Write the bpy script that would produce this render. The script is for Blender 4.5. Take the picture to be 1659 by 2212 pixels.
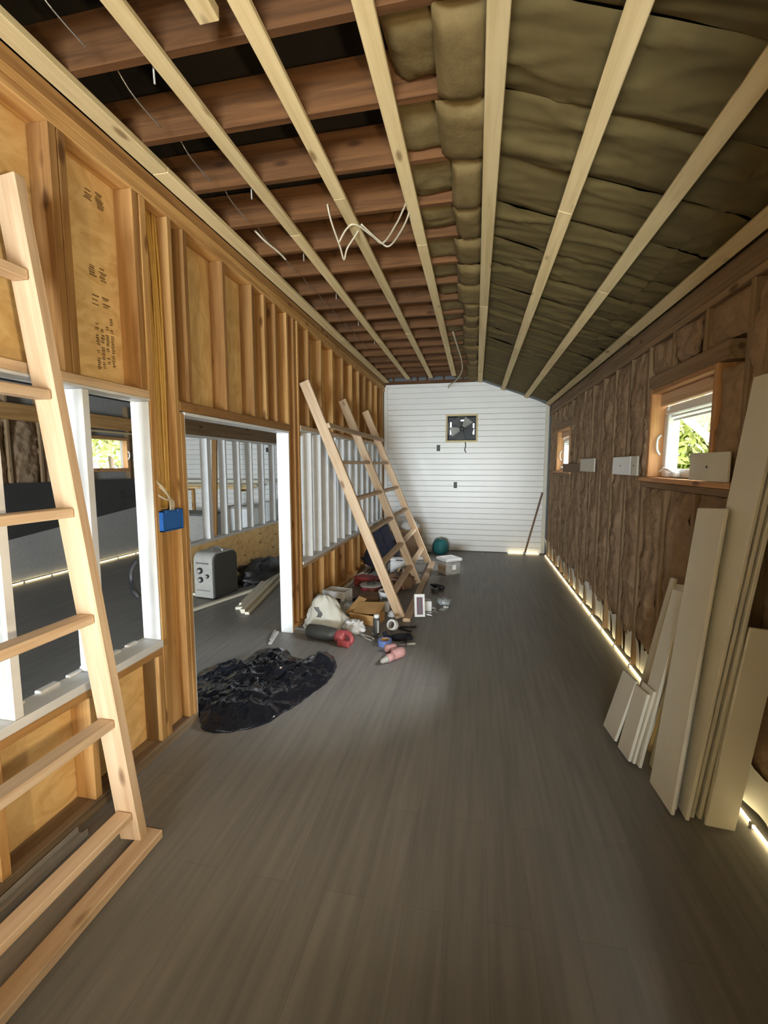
import bpy, math, random
from mathutils import Vector, Matrix, noise
random.seed(7)
R = math.radians
scn = bpy.context.scene
for o in list(bpy.data.objects): bpy.data.objects.remove(o)
COL = scn.collection

# ---------------------------------------------------------------- camera
cam_d = bpy.data.cameras.new('camera'); cam = bpy.data.objects.new('camera', cam_d); COL.objects.link(cam)
cam_d.sensor_fit = 'HORIZONTAL'; cam_d.sensor_width = 36.0; cam_d.lens = 960.0*36.0/1659.0
cam_d.clip_start = 0.05; cam_d.clip_end = 300
_a, _p = R(11.62), R(6.006)
_R = Vector((math.cos(_a), math.sin(_a), 0))
_F = Vector((-math.sin(_a)*math.cos(_p), math.cos(_a)*math.cos(_p), -math.sin(_p)))
_U = _R.cross(_F)
cam.matrix_world = Matrix(((_R.x, _U.x, -_F.x, 0.0), (_R.y, _U.y, -_F.y, 0.0), (_R.z, _U.z, -_F.z, 1.6), (0, 0, 0, 1)))
scn.camera = cam

# ---------------------------------------------------------------- world, daylight, exposure
w = bpy.data.worlds.new('world'); scn.world = w; w.use_nodes = True
bg = w.node_tree.nodes['Background']; bg.inputs[0].default_value = (0.93, 0.97, 1.0, 1); bg.inputs[1].default_value = 3.5
def area(name, loc, rot, sx, sy, power, col):
    l = bpy.data.lights.new(name, 'AREA'); l.shape = 'RECTANGLE'; l.size = sx; l.size_y = sy; l.energy = power; l.color = col
    o = bpy.data.objects.new(name, l); COL.objects.link(o); o.location = loc; o.rotation_euler = rot; return o
# area lights added at made-up rear doorways to stand in for daylight
area('door_fill_main', (-0.60, -5.62, 0.85), (R(90), 0, 0), 1.85, 1.6, 640, (0.80, 0.91, 1.0))
area('door_fill_side', (-2.6, -5.62, 1.08), (R(90), 0, 0), 1.3, 2.05, 650, (0.80, 0.91, 1.0))
# soft daylight from the right side of the building, entering by the open windows
sd_ = bpy.data.lights.new('hazy_sun', 'SUN'); sd_.energy = 20.0; sd_.angle = R(28); sd_.color = (0.93, 0.97, 1.0)
sun = bpy.data.objects.new('hazy_sun', sd_); COL.objects.link(sun); sun.rotation_euler = Vector((-0.80, -0.04, -0.56)).to_track_quat('-Z', 'Y').to_euler()
vs = scn.view_settings
vs.view_transform = 'Standard'; vs.look = 'None'; vs.gamma = 1.0; vs.use_curve_mapping = False
vs.exposure = 0.5

# ---------------------------------------------------------------- materials
def newmat(name):
    m = bpy.data.materials.new(name); m.use_nodes = True
    return m, m.node_tree.nodes, m.node_tree.links, m.node_tree.nodes['Principled BSDF']
_mc = {}
def plain(name, col, rough=0.6, metal=0.0, var=0.06, scale=20.0, bump=0.0, coat=0.0, trans=0.0, emit=0.0):
    if name in _mc: return _mc[name]
    m, n, l, b = newmat(name)
    tc = n.new('ShaderNodeTexCoord'); ns = n.new('ShaderNodeTexNoise'); ns.inputs['Scale'].default_value = scale; ns.inputs['Detail'].default_value = 4
    l.new(tc.outputs['Object'], ns.inputs['Vector'])
    rp = n.new('ShaderNodeValToRGB')
    rp.color_ramp.elements[0].position = 0.3; rp.color_ramp.elements[1].position = 0.7
    rp.color_ramp.elements[0].color = tuple(max(0, c*(1-var)) for c in col)+(1,)
    rp.color_ramp.elements[1].color = tuple(min(1, c*(1+var)) for c in col)+(1,)
    l.new(ns.outputs['Fac'], rp.inputs['Fac']); l.new(rp.outputs['Color'], b.inputs['Base Color'])
    b.inputs['Roughness'].default_value = rough; b.inputs['Metallic'].default_value = metal
    b.inputs['Coat Weight'].default_value = coat
    if trans: b.inputs['Transmission Weight'].default_value = trans
    if bump:
        bp = n.new('ShaderNodeBump'); bp.inputs['Strength'].default_value = bump; bp.inputs['Distance'].default_value = 0.01
        l.new(ns.outputs['Fac'], bp.inputs['Height']); l.new(bp.outputs['Normal'], b.inputs['Normal'])
    if emit:
        b.inputs['Emission Color'].default_value = col+(1,); b.inputs['Emission Strength'].default_value = emit
    _mc[name] = m; return m

WOODS = {  # light, dark, roughness, contrast width
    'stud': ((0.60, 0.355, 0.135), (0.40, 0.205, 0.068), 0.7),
    'red_shaded_stud': ((0.38, 0.205, 0.072), (0.25, 0.122, 0.04), 0.7),  # reddish stud tone, darkened to carry near-face shade against lightened ply
    'ply': ((0.93, 0.68, 0.33), (0.74, 0.48, 0.20), 0.7),
    'pale': ((0.70, 0.52, 0.345), (0.55, 0.37, 0.22), 0.6),
    'strap': ((0.74, 0.60, 0.34), (0.60, 0.46, 0.235), 0.7),
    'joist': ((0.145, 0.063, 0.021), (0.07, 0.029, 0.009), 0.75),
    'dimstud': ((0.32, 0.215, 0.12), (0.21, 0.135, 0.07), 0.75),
    'jamb': ((0.62, 0.34, 0.15), (0.44, 0.21, 0.08), 0.6),
    'old': ((0.30, 0.22, 0.14), (0.18, 0.12, 0.07), 0.8),
}
def wood(kind, axis='z'):
    key = 'wood_%s_%s' % (kind, axis)
    if key in _mc: return _mc[key]
    c1, c2, rough = WOODS[kind]
    m, n, l, b = newmat(key)
    tc = n.new('ShaderNodeTexCoord'); oi = n.new('ShaderNodeObjectInfo')
    mul = n.new('ShaderNodeMath'); mul.operation = 'MULTIPLY'; mul.inputs[1].default_value = 57.0
    l.new(oi.outputs['Random'], mul.inputs[0])
    add = n.new('ShaderNodeVectorMath'); add.operation = 'ADD'
    l.new(tc.outputs['Object'], add.inputs[0]); l.new(mul.outputs[0], add.inputs[1])
    mp = n.new('ShaderNodeMapping'); s = [11.0, 11.0, 11.0]; s['xyz'.index(axis)] = 0.55 if kind != 'ply' else 1.6
    if kind == 'ply': s = [3.0 if v == 11.0 else v for v in s]
    mp.inputs['Scale'].default_value = s; l.new(add.outputs[0], mp.inputs['Vector'])
    ns = n.new('ShaderNodeTexNoise'); ns.inputs['Scale'].default_value = 2.2; ns.inputs['Detail'].default_value = 5; ns.inputs['Roughness'].default_value = 0.6
    ns.inputs['Distortion'].default_value = 0.6 if kind != 'ply' else 2.2
    l.new(mp.outputs[0], ns.inputs['Vector'])
    rp = n.new('ShaderNodeValToRGB'); rp.color_ramp.elements[0].position = 0.34; rp.color_ramp.elements[1].position = 0.60
    rp.color_ramp.elements[0].color = c2+(1,); rp.color_ramp.elements[1].color = c1+(1,)
    l.new(ns.outputs['Fac'], rp.inputs['Fac'])
    vo = n.new('ShaderNodeTexVoronoi'); mk = n.new('ShaderNodeMapping'); k = [7.0]*3; k['xyz'.index(axis)] = 2.6
    mk.inputs['Scale'].default_value = k; l.new(add.outputs[0], mk.inputs['Vector']); l.new(mk.outputs[0], vo.inputs['Vector']); vo.inputs['Scale'].default_value = 1.0
    kr = n.new('ShaderNodeValToRGB'); kr.color_ramp.elements[0].position = 0.07; kr.color_ramp.elements[1].position = 0.15
    kr.color_ramp.elements[0].color = (0.25, 0.17, 0.12, 1); kr.color_ramp.elements[1].color = (1, 1, 1, 1)
    l.new(vo.outputs['Distance'], kr.inputs['Fac'])
    mx = n.new('ShaderNodeMix'); mx.data_type = 'RGBA'; mx.blend_type = 'MULTIPLY'; mx.inputs[0].default_value = 0.75
    l.new(rp.outputs['Color'], mx.inputs[6]); l.new(kr.outputs['Color'], mx.inputs[7])
    hs = n.new('ShaderNodeHueSaturation'); mr = n.new('ShaderNodeMapRange'); mr.inputs[3].default_value = 0.82; mr.inputs[4].default_value = 1.15
    l.new(oi.outputs['Random'], mr.inputs[0]); l.new(mr.outputs[0], hs.inputs['Value']); l.new(mx.outputs[2], hs.inputs['Color'])
    l.new(hs.outputs['Color'], b.inputs['Base Color']); b.inputs['Roughness'].default_value = rough; b.inputs['Specular IOR Level'].default_value = 0.3
    bp = n.new('ShaderNodeBump'); bp.inputs['Strength'].default_value = 0.15; bp.inputs['Distance'].default_value = 0.004
    l.new(ns.outputs['Fac'], bp.inputs['Height']); l.new(bp.outputs['Normal'], b.inputs['Normal'])
    _mc[key] = m; return m

def floor_mat():
    m, n, l, b = newmat('grey_vinyl_plank_floor')
    tc = n.new('ShaderNodeTexCoord')
    br = n.new('ShaderNodeTexBrick'); mp = n.new('ShaderNodeMapping'); mp.inputs['Rotation'].default_value = (0, 0, R(90))
    l.new(tc.outputs['Object'], mp.inputs['Vector']); l.new(mp.outputs[0], br.inputs['Vector'])
    br.inputs['Scale'].default_value = 1.0; br.inputs['Brick Width'].default_value = 1.2; br.inputs['Row Height'].default_value = 0.15
    br.inputs['Mortar Size'].default_value = 0.0012; br.inputs['Color1'].default_value = (0.215, 0.21, 0.203, 1); br.inputs['Color2'].default_value = (0.235, 0.229, 0.22, 1)
    br.inputs['Mortar'].default_value = (0.175, 0.17, 0.162, 1); br.offset = 0.37
    ns = n.new('ShaderNodeTexNoise'); m2 = n.new('ShaderNodeMapping'); m2.inputs['Scale'].default_value = (14, 0.8, 1)
    l.new(tc.outputs['Object'], m2.inputs['Vector']); l.new(m2.outputs[0], ns.inputs['Vector']); ns.inputs['Scale'].default_value = 2.0; ns.inputs['Detail'].default_value = 6
    rp = n.new('ShaderNodeValToRGB'); rp.color_ramp.elements[0].position = 0.3; rp.color_ramp.elements[1].position = 0.7
    rp.color_ramp.elements[0].color = (0.85, 0.85, 0.85, 1); rp.color_ramp.elements[1].color = (1.15, 1.12, 1.08, 1)
    l.new(ns.outputs['Fac'], rp.inputs['Fac'])
    mx = n.new('ShaderNodeMix'); mx.data_type = 'RGBA'; mx.blend_type = 'MULTIPLY'; mx.inputs[0].default_value = 1
    l.new(br.outputs['Color'], mx.inputs[6]); l.new(rp.outputs['Color'], mx.inputs[7]); l.new(mx.outputs[2], b.inputs['Base Color'])
    b.inputs['Roughness'].default_value = 0.48; b.inputs['Specular IOR Level'].default_value = 0.35
    return m

def batt_mat(name, c1, c2, scale=6.0, bump=0.6, rough=0.9):
    m, n, l, b = newmat(name)
    tc = n.new('ShaderNodeTexCoord'); oi = n.new('ShaderNodeObjectInfo')
    mul = n.new('ShaderNodeMath'); mul.operation = 'MULTIPLY'; mul.inputs[1].default_value = 31.0; l.new(oi.outputs['Random'], mul.inputs[0])
    add = n.new('ShaderNodeVectorMath'); add.operation = 'ADD'; l.new(tc.outputs['Object'], add.inputs[0]); l.new(mul.outputs[0], add.inputs[1])
    ns = n.new('ShaderNodeTexNoise'); ns.inputs['Scale'].default_value = scale; ns.inputs['Detail'].default_value = 8; ns.inputs['Roughness'].default_value = 0.65
    l.new(add.outputs[0], ns.inputs['Vector'])
    rp = n.new('ShaderNodeValToRGB'); rp.color_ramp.elements[0].position = 0.3; rp.color_ramp.elements[1].position = 0.7
    rp.color_ramp.elements[0].color = c2+(1,); rp.color_ramp.elements[1].color = c1+(1,)
    l.new(ns.outputs['Fac'], rp.inputs['Fac']); l.new(rp.outputs['Color'], b.inputs['Base Color'])
    b.inputs['Roughness'].default_value = rough; b.inputs['Specular IOR Level'].default_value = 0.15
    bp = n.new('ShaderNodeBump'); bp.inputs['Strength'].default_value = bump; bp.inputs['Distance'].default_value = 0.02
    l.new(ns.outputs['Fac'], bp.inputs['Height']); l.new(bp.outputs['Normal'], b.inputs['Normal'])
    return m

def glass_mat():
    m, n, l, b = newmat('window_glass')
    tr = n.new('ShaderNodeBsdfTransparent'); gl = n.new('ShaderNodeBsdfGlossy'); gl.inputs['Roughness'].default_value = 0.02; mx = n.new('ShaderNodeMixShader'); mx.inputs[0].default_value = 0.07
    l.new(tr.outputs[0], mx.inputs[1]); l.new(gl.outputs[0], mx.inputs[2]); l.new(mx.outputs[0], n['Material Output'].inputs['Surface'])
    return m

M = dict(
    floor=floor_mat(),
    white=plain('white_paint', (0.72, 0.73, 0.73), 0.45, var=0.05, scale=9, bump=0.1),
    siding=plain('white_siding', (0.84, 0.83, 0.79), 0.35, var=0.02, scale=3),
    vinyl=plain('white_vinyl', (0.85, 0.86, 0.86), 0.3, var=0.01),
    batt=batt_mat('fibreglass_batt', (0.41, 0.285, 0.18), (0.27, 0.178, 0.108), 13.0, 0.9),
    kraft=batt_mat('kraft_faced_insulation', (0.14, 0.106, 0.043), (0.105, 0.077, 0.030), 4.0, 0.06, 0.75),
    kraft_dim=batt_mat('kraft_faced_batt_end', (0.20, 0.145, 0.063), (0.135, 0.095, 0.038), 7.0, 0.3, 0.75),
    dark=plain('dark_attic_shade', (0.022, 0.017, 0.011), 0.9, var=0.3, scale=4),  # near-black colour carries the shade of the unlit space overhead
    black=plain('matte_black', (0.012, 0.012, 0.014), 0.5, var=0.1),
    gloss=plain('black_plastic_sheet', (0.010, 0.012, 0.018), 0.10, var=0.15, scale=70, bump=0.18),
    navy=plain('navy_cloth', (0.012, 0.012, 0.022), 0.9, var=0.3, bump=0.3),
    grey=plain('grey_plastic', (0.11, 0.115, 0.12), 0.5),
    lgrey=plain('light_grey_metal', (0.40, 0.39, 0.36), 0.45, var=0.08),
    steel=plain('bright_steel', (0.55, 0.55, 0.56), 0.3, metal=0.9),
    red=plain('red_plastic', (0.36, 0.07, 0.075), 0.4),
    pink=plain('worn_red_tool', (0.55, 0.30, 0.29), 0.5, var=0.15),
    blue=plain('blue_plastic_box', (0.015, 0.13, 0.50), 0.45),
    bluetape=plain('blue_masking_tape', (0.14, 0.22, 0.52), 0.6),
    teal=plain('teal_fabric', (0.02, 0.17, 0.18), 0.6, var=0.15, bump=0.2),
    card=plain('cardboard', (0.50, 0.30, 0.12), 0.8, var=0.1, scale=8),
    browncard=plain('brown_cardboard', (0.22, 0.14, 0.085), 0.8, var=0.12, scale=8),
    paper=plain('white_paper', (0.80, 0.82, 0.82), 0.6, var=0.05, bump=0.15),
    sack=plain('off_white_sack', (0.70, 0.70, 0.62), 0.6, var=0.1, scale=6, bump=0.3),
    clear=plain('cloudy_plastic', (0.55, 0.60, 0.62), 0.25, var=0.08, trans=0.35),
    tub=plain('translucent_tub', (0.48, 0.46, 0.42), 0.25, var=0.2, scale=12, trans=0.25),
    yellow=plain('yellow_cable_sheath', (0.58, 0.35, 0.085), 0.45),
    wirewhite=plain('white_cable_sheath', (0.52, 0.46, 0.34), 0.45),
    ink=plain('stamp_ink', (0.22, 0.13, 0.05), 0.8),
    boardwhite=plain('primed_board', (0.70, 0.66, 0.54), 0.5, var=0.04, scale=5),
    boardedge=plain('raw_board_edge', (0.62, 0.54, 0.38), 0.7, var=0.1),
    wrap=plain('white_house_wrap', (0.78, 0.78, 0.74), 0.5, var=0.04),
    darkwrap=plain('dark_house_wrap', (0.045, 0.045, 0.045), 0.6, var=0.1),
    exterior=plain('grey_outer_panel', (0.36, 0.36, 0.35), 0.7),
    leaf=plain('leaf_green', (0.40, 0.42, 0.12), 0.6, var=0.4, scale=1.5),
    bark=plain('bark', (0.12, 0.08, 0.05), 0.9),
    grass=plain('grass_ground', (0.16, 0.22, 0.06), 0.9, var=0.4, scale=3),
    led=plain('warm_light_strip', (1.0, 0.80, 0.42), 0.5, var=0.0, emit=6.0),
    bulb=plain('warm_bulb', (1.0, 0.72, 0.40), 0.5, var=0.0, emit=12.0),
    glass=glass_mat(),
    gunmetal=plain('dark_tool_body', (0.05, 0.05, 0.045), 0.5),
    purple=plain('purple_print', (0.14, 0.07, 0.11), 0.5),
)

# ---------------------------------------------------------------- mesh helpers
class MB:
    def __init__(s): s.v = []; s.f = []
    def box(s, x0, x1, y0, y1, z0, z1, mat=None):
        b = len(s.v); p = [(x0,y0,z0),(x1,y0,z0),(x1,y1,z0),(x0,y1,z0),(x0,y0,z1),(x1,y0,z1),(x1,y1,z1),(x0,y1,z1)]
        if mat: p = [tuple(mat @ Vector(q)) for q in p]
        s.v += p; s.f += [tuple(b+i for i in q) for q in ((0,3,2,1),(4,5,6,7),(0,1,5,4),(1,2,6,5),(2,3,7,6),(3,0,4,7))]; return s
    def tube(s, pts, r, n=8, cap=True):
        pts = [Vector(p) for p in pts]; b = len(s.v); m = len(pts)
        for i, p in enumerate(pts):
            d = (pts[min(i+1, m-1)]-pts[max(i-1, 0)]).normalized()
            u = d.orthogonal().normalized() if i == 0 else (u - d*u.dot(d)).normalized()
            q = d.cross(u); rr = r[i] if isinstance(r, (list, tuple)) else r
            for k in range(n):
                t = 2*math.pi*k/n; s.v.append(tuple(p + (u*math.cos(t)+q*math.sin(t))*rr))
        for i in range(m-1):
            for k in range(n):
                s.f.append((b+i*n+k, b+i*n+(k+1) % n, b+(i+1)*n+(k+1) % n, b+(i+1)*n+k))
        if cap: s.f += [tuple(b+k for k in reversed(range(n))), tuple(b+(m-1)*n+k for k in range(n))]
        return s
    def lathe(s, prof, n=20, mat=None):
        b = len(s.v)
        for r, z in prof:
            for k in range(n):
                t = 2*math.pi*k/n; q = Vector((r*math.cos(t), r*math.sin(t), z)); s.v.append(tuple(mat @ q if mat else q))
        for i in range(len(prof)-1):
            for k in range(n): s.f.append((b+i*n+k, b+i*n+(k+1) % n, b+(i+1)*n+(k+1) % n, b+(i+1)*n+k))
        s.f += [tuple(b+k for k in reversed(range(n))), tuple(b+(len(prof)-1)*n+k for k in range(n))]
        return s
    def grid(s, nx, ny, fn):
        b = len(s.v)
        for j in range(ny+1):
            for i in range(nx+1): s.v.append(tuple(fn(i/nx, j/ny)))
        for j in range(ny):
            for i in range(nx):
                a = b+j*(nx+1)+i; s.f.append((a, a+1, a+nx+2, a+nx+1))
        return s
    def prism(s, poly, z0, z1, mat=None):
        b = len(s.v); n = len(poly)
        for z in (z0, z1):
            for x, y in poly: q = Vector((x, y, z)); s.v.append(tuple(mat @ q if mat else q))
        s.f += [tuple(b+k for k in reversed(range(n))), tuple(b+n+k for k in range(n))]
        for k in range(n): s.f.append((b+k, b+(k+1) % n, b+n+(k+1) % n, b+n+k))
        return s
    def mesh(s, name, mat, smooth=False):
        me = bpy.data.meshes.new(name); me.from_pydata([tuple(q) for q in s.v], [], s.f); me.update()
        me.materials.append(mat)
        if smooth:
            for p in me.polygons: p.use_smooth = True
        return me

def obj(name, me, parent=None, loc=(0, 0, 0), rot=(0, 0, 0)):
    o = bpy.data.objects.new(name, me); COL.objects.link(o); o.parent = parent; o.location = loc; o.rotation_euler = rot; return o
def tag(o, label=None, cat=None, group=None, kind=None):
    if label: o['label'] = label
    if cat: o['category'] = cat
    if group: o['group'] = group
    if kind: o['kind'] = kind
    return o
def thing(name, label, cat, loc=(0, 0, 0), rz=0.0, group=None):
    return tag(obj(name, None, None, loc, (0, 0, rz)), label, cat, group)
def struct(name, label=None):
    return tag(obj(name, None), label, None, None, 'structure')
_bx = {}
def bevel_box_mesh(name, dx, dy, dz, mat, bev=0.003):
    key = (round(dx, 3), round(dy, 3), round(dz, 3), mat.name, bev)
    if key in _bx: return _bx[key]
    import bmesh
    bm = bmesh.new(); bmesh.ops.create_cube(bm, size=1.0)
    bmesh.ops.scale(bm, vec=(dx, dy, dz), verts=bm.verts)
    if bev: bmesh.ops.bevel(bm, geom=bm.edges[:], offset=min(bev, 0.3*min(dx, dy, dz)), segments=1, affect='EDGES')
    me = bpy.data.meshes.new(name); bm.to_mesh(me); bm.free(); me.materials.append(mat); _bx[key] = me; return me
def _wm(mat, d):
    if isinstance(mat, str) and mat in WOODS: return wood(mat, 'xyz'[max(range(3), key=lambda i: d[i])])
    return M[mat] if isinstance(mat, str) else mat
def B(name, x0, x1, y0, y1, z0, z1, mat, parent=None, bev=0.003):
    """one piece: an axis-aligned box with eased edges; coordinates are the parent's"""
    d = (x1-x0, y1-y0, z1-z0)
    return obj(name, bevel_box_mesh(name, *d, _wm(mat, d), bev), parent, ((x0+x1)/2, (y0+y1)/2, (z0+z1)/2))
def bar(name, p0, p1, wdt, thk, mat, parent=None, side=(0, 1, 0), bev=0.003, off=(0, 0, 0)):
    """a board from p0 to p1; thk is measured along side, wdt across it"""
    p0, p1 = Vector(p0), Vector(p1); z = (p1-p0); L = z.length; z.normalize()
    y = Vector(side); y = (y - z*y.dot(z)).normalized(); x = y.cross(z)
    me = bevel_box_mesh(name, wdt, thk, L, _wm(mat, (wdt, thk, L)), bev)
    o = obj(name, me, parent); o.matrix_local = Matrix(((x.x, y.x, z.x, 0), (x.y, y.y, z.y, 0), (x.z, y.z, z.z, 0), (0, 0, 0, 1)))
    o.location = (p0+p1)/2 + Vector(off); return o
def nz(x, y, z=0.0): return noise.noise(Vector((x, y, z)))
def fbm(x, y, z=0.0): return noise.fractal(Vector((x, y, z)), 0.9, 2.0, 4)
def tube_obj(name, pts, r, mat, parent=None, n=8, loc=(0, 0, 0)):
    return obj(name, MB().tube(smoothpath(pts), r, n).mesh(name, M[mat], True), parent, loc)
def smoothpath(pts, k=6):
    P = [Vector(p) for p in pts]
    if len(P) < 3: return P
    out = []
    for i in range(len(P)-1):
        a, b, c, d = P[max(i-1, 0)], P[i], P[i+1], P[min(i+2, len(P)-1)]
        for j in range(k):
            t = j/k; out.append(0.5*((2*b)+(-a+c)*t+(2*a-5*b+4*c-d)*t*t+(-a+3*b-3*c+d)*t**3))
    out.append(P[-1]); return out
def blob_mesh(name, rx, ry, rz, mat, amp=0.15, freq=3.0, seed=0.0, n=28, flat=True, crease=0.0):
    """a crumpled closed surface that rests on z = 0"""
    mb = MB(); prof = 16
    for j in range(prof+1):
        th = math.pi*j/prof
        for k in range(n):
            ph = 2*math.pi*k/n; d = Vector((math.sin(th)*math.cos(ph), math.sin(th)*math.sin(ph), -math.cos(th)))
            q = 1+amp*fbm(d.x*freq+seed, d.y*freq, d.z*freq)
            if crease: q += crease*abs(nz(d.x*freq*2.7+seed, d.y*freq*2.7, d.z*freq*2.7))
            z = d.z*rz*q + rz*0.55
            mb.v.append((d.x*rx*q, d.y*ry*q, max(z, 0.0) if flat else z))
    for j in range(prof):
        for k in range(n): mb.f.append((j*n+k, j*n+(k+1) % n, (j+1)*n+(k+1) % n, (j+1)*n+k))
    return mb.mesh(name, mat, True)

# ================================================================ STRUCTURE
XL, XB = -1.69, -1.795          # room face and back face of the partition on the left
XR = 1.247                      # stud faces of the outer wall on the right
YB = 8.33                       # far end wall
YR = -5.50                      # rear wall, behind the camera

fl = tag(B('floor', -6.4, 1.45, YR-0.05, YB+0.12, -0.05, 0.0, 'floor', None, 0), 'dark grey vinyl plank floor', None, None, 'structure')
tag(B('ground', -40, 40, -30, 60, -0.4, -0.3, 'grass', None, 0), 'grass ground outside the building', None, None, 'structure')

# ---- partition on the left --------------------------------------------------
wl = struct('wall_left', 'open stud partition wall with plywood back and painted openings')
T_ = 0.038
Z_SILL, Z_HEAD, Z_TOP = 0.62, 1.95, 2.96
OP1 = (0.30, 2.09); DOOR = (2.37, 3.87); OP3 = (4.15, 8.10)
def stud(y, z0, z1, kind='stud', par=wl, xb=XB, xf=XL, name='stud', mat=None):
    return B(name, xb, xf, y, y+T_, z0, z1, mat or kind, par)
# top plates and sole plate
B('top_plate', XB, XL, YR, YB, 3.005, 3.045, 'stud', wl); B('top_plate', XB, XL, YR, YB, Z_TOP, 3.003, 'stud', wl)
B('sole_plate', XB-0.01, XL+0.005, YR, DOOR[0], 0.0, 0.055, 'old', wl); B('sole_plate', XB-0.01, XL, DOOR[1], YB, 0.0, 0.05, 'stud', wl)
B('blocking', XB, XL-0.004, YR, YB, 3.047, 3.11, 'red_shaded_stud', wl)
# plywood sheets nailed on the back of the studs
PX0, PX1 = XB-0.014, XB-0.002
for y0, y1 in ((YR, -0.1), (-0.095, 1.12), (1.125, 2.345), (2.35, 3.55), (3.555, 4.77), (4.775, 5.99), (5.995, 7.21), (7.215, YB)):
    z0 = Z_HEAD if y0 > -0.2 else 0.0
    B('plywood_panel', PX0, PX1, y0, y1, 1.90 if 2.3 < y0 < 3.8 else Z_HEAD+0.01, 3.10, 'ply', wl, 0.001)
for y0, y1 in ((YR, 0.29), (0.295, 1.20), (1.205, 2.36), (3.88, 4.77), (4.775, 5.99), (5.995, 7.21), (7.215, YB)):
    B('plywood_panel', PX0, PX1, y0, y1, 0.0, Z_SILL-0.01 if y0 > 0 else Z_TOP, 'ply', wl, 0.001)
B('plywood_panel', PX0, PX1, 2.092, 2.36, Z_SILL-0.005, Z_HEAD+0.005, 'ply', wl, 0.001)
B('plywood_panel', PX0, PX1, 3.88, 4.15, Z_SILL-0.005, Z_HEAD+0.005, 'ply', wl, 0.001)
# opening 1 (near): header, sill, jambs, mullions
B('header', XB, XL+0.004, OP1[0], OP1[1], Z_HEAD, Z_HEAD+0.04, 'pale', wl); B('painted_trim', XB-0.01, XL+0.006, OP1[0], OP1[1], Z_HEAD-0.014, Z_HEAD-0.001, 'white', wl)
B('window_sill', XB-0.02, XL+0.008, OP1[0], OP1[1], Z_SILL-0.025, Z_SILL+0.015, 'white', wl)
B('sill_plate', XB, XL, OP1[0], OP1[1], Z_SILL-0.066, Z_SILL-0.027, 'stud', wl)
for y in (0.475, 0.875, 1.275, 1.673): stud(y, Z_SILL+0.016, Z_HEAD-0.016, mat='white', name='painted_mullion', xb=XB-0.005, xf=XL+0.002)
B('painted_jamb', XB-0.005, XL-0.002, OP1[1]-0.012, OP1[1], Z_SILL+0.016, Z_HEAD-0.016, 'white', wl)
# dried caulk and torn foam left along the sill edge
for i in range(9):
    y = 0.95+i*0.125+random.uniform(-.03, .03); B('caulk_ridge', XB-0.02, XB+0.005+random.uniform(0, .012), y, y+0.07+random.uniform(0, .04), Z_SILL+0.014, Z_SILL+0.022+random.uniform(0, .018), 'white', wl, 0.004)
# upper studs
for y, k in ((0.35, 'stud'), (0.78, 'red_shaded_stud'), (1.18, 'stud'), (1.60, 'red_shaded_stud'), (1.642, 'red_shaded_stud'), (2.04, 'red_shaded_stud')): stud(y, Z_HEAD+0.042, Z_TOP-0.002, k)
for y in (0.35, 0.78, 1.18, 1.60, 2.05): stud(y, 0.056, Z_SILL-0.068)
# post between opening 1 and the door
B('post', XB, XL, 2.092, 2.135, 0.056, Z_TOP-0.002, 'stud', wl)
B('post', XB, XL-0.05, 2.137, 2.295, 0.056, 1.24, 'stud', wl); B('post', XB, XL-0.075, 2.137, 2.295, 1.25, Z_TOP-0.002, 'ply', wl)
B('post', XB, XL, 2.297, 2.333, 0.056, Z_TOP-0.002, 'stud', wl); B('post', XB, XL+0.002, 2.335, 2.37, 0.0, Z_HEAD-0.05, 'stud', wl)
B('post', XB, XL-0.02, 2.05, 2.09, 0.056, Z_SILL-0.07, 'stud', wl)
# door opening: header, white reveal
B('header', XB, XL+0.003, 2.335, 3.91, 1.915, 1.972, 'red_shaded_stud', wl); B('painted_trim', XB-0.01, XL+0.006, DOOR[0], DOOR[1], 1.893, 1.912, 'white', wl)
B('painted_jamb', XB-0.01, XL+0.004, DOOR[1]-0.013, DOOR[1], 0.0, 1.892, 'white', wl); B('painted_jamb', XB-0.01, XL-0.002, DOOR[0]+0.001, DOOR[0]+0.012, 0.0, 1.892, 'white', wl)
for y, k in ((2.43, 'red_shaded_stud'), (2.842, 'red_shaded_stud'), (3.238, 'red_shaded_stud'), (3.44, 'stud'), (3.64, 'red_shaded_stud')): stud(y, 1.974, Z_TOP-0.002, k)
B('post', XB, XL, DOOR[1]+0.001, DOOR[1]+0.039, 0.052, Z_TOP-0.002, 'stud', wl)
B('post', XB, XL, 4.02, 4.06, 0.052, Z_TOP-0.002, 'red_shaded_stud', wl); B('post', XB, XL, 4.108, 4.148, 0.052, Z_TOP-0.002, 'stud', wl)
B('post', XB, XL-0.06, 3.912, 4.018, 0.052, Z_TOP-0.002, 'stud', wl)
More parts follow.
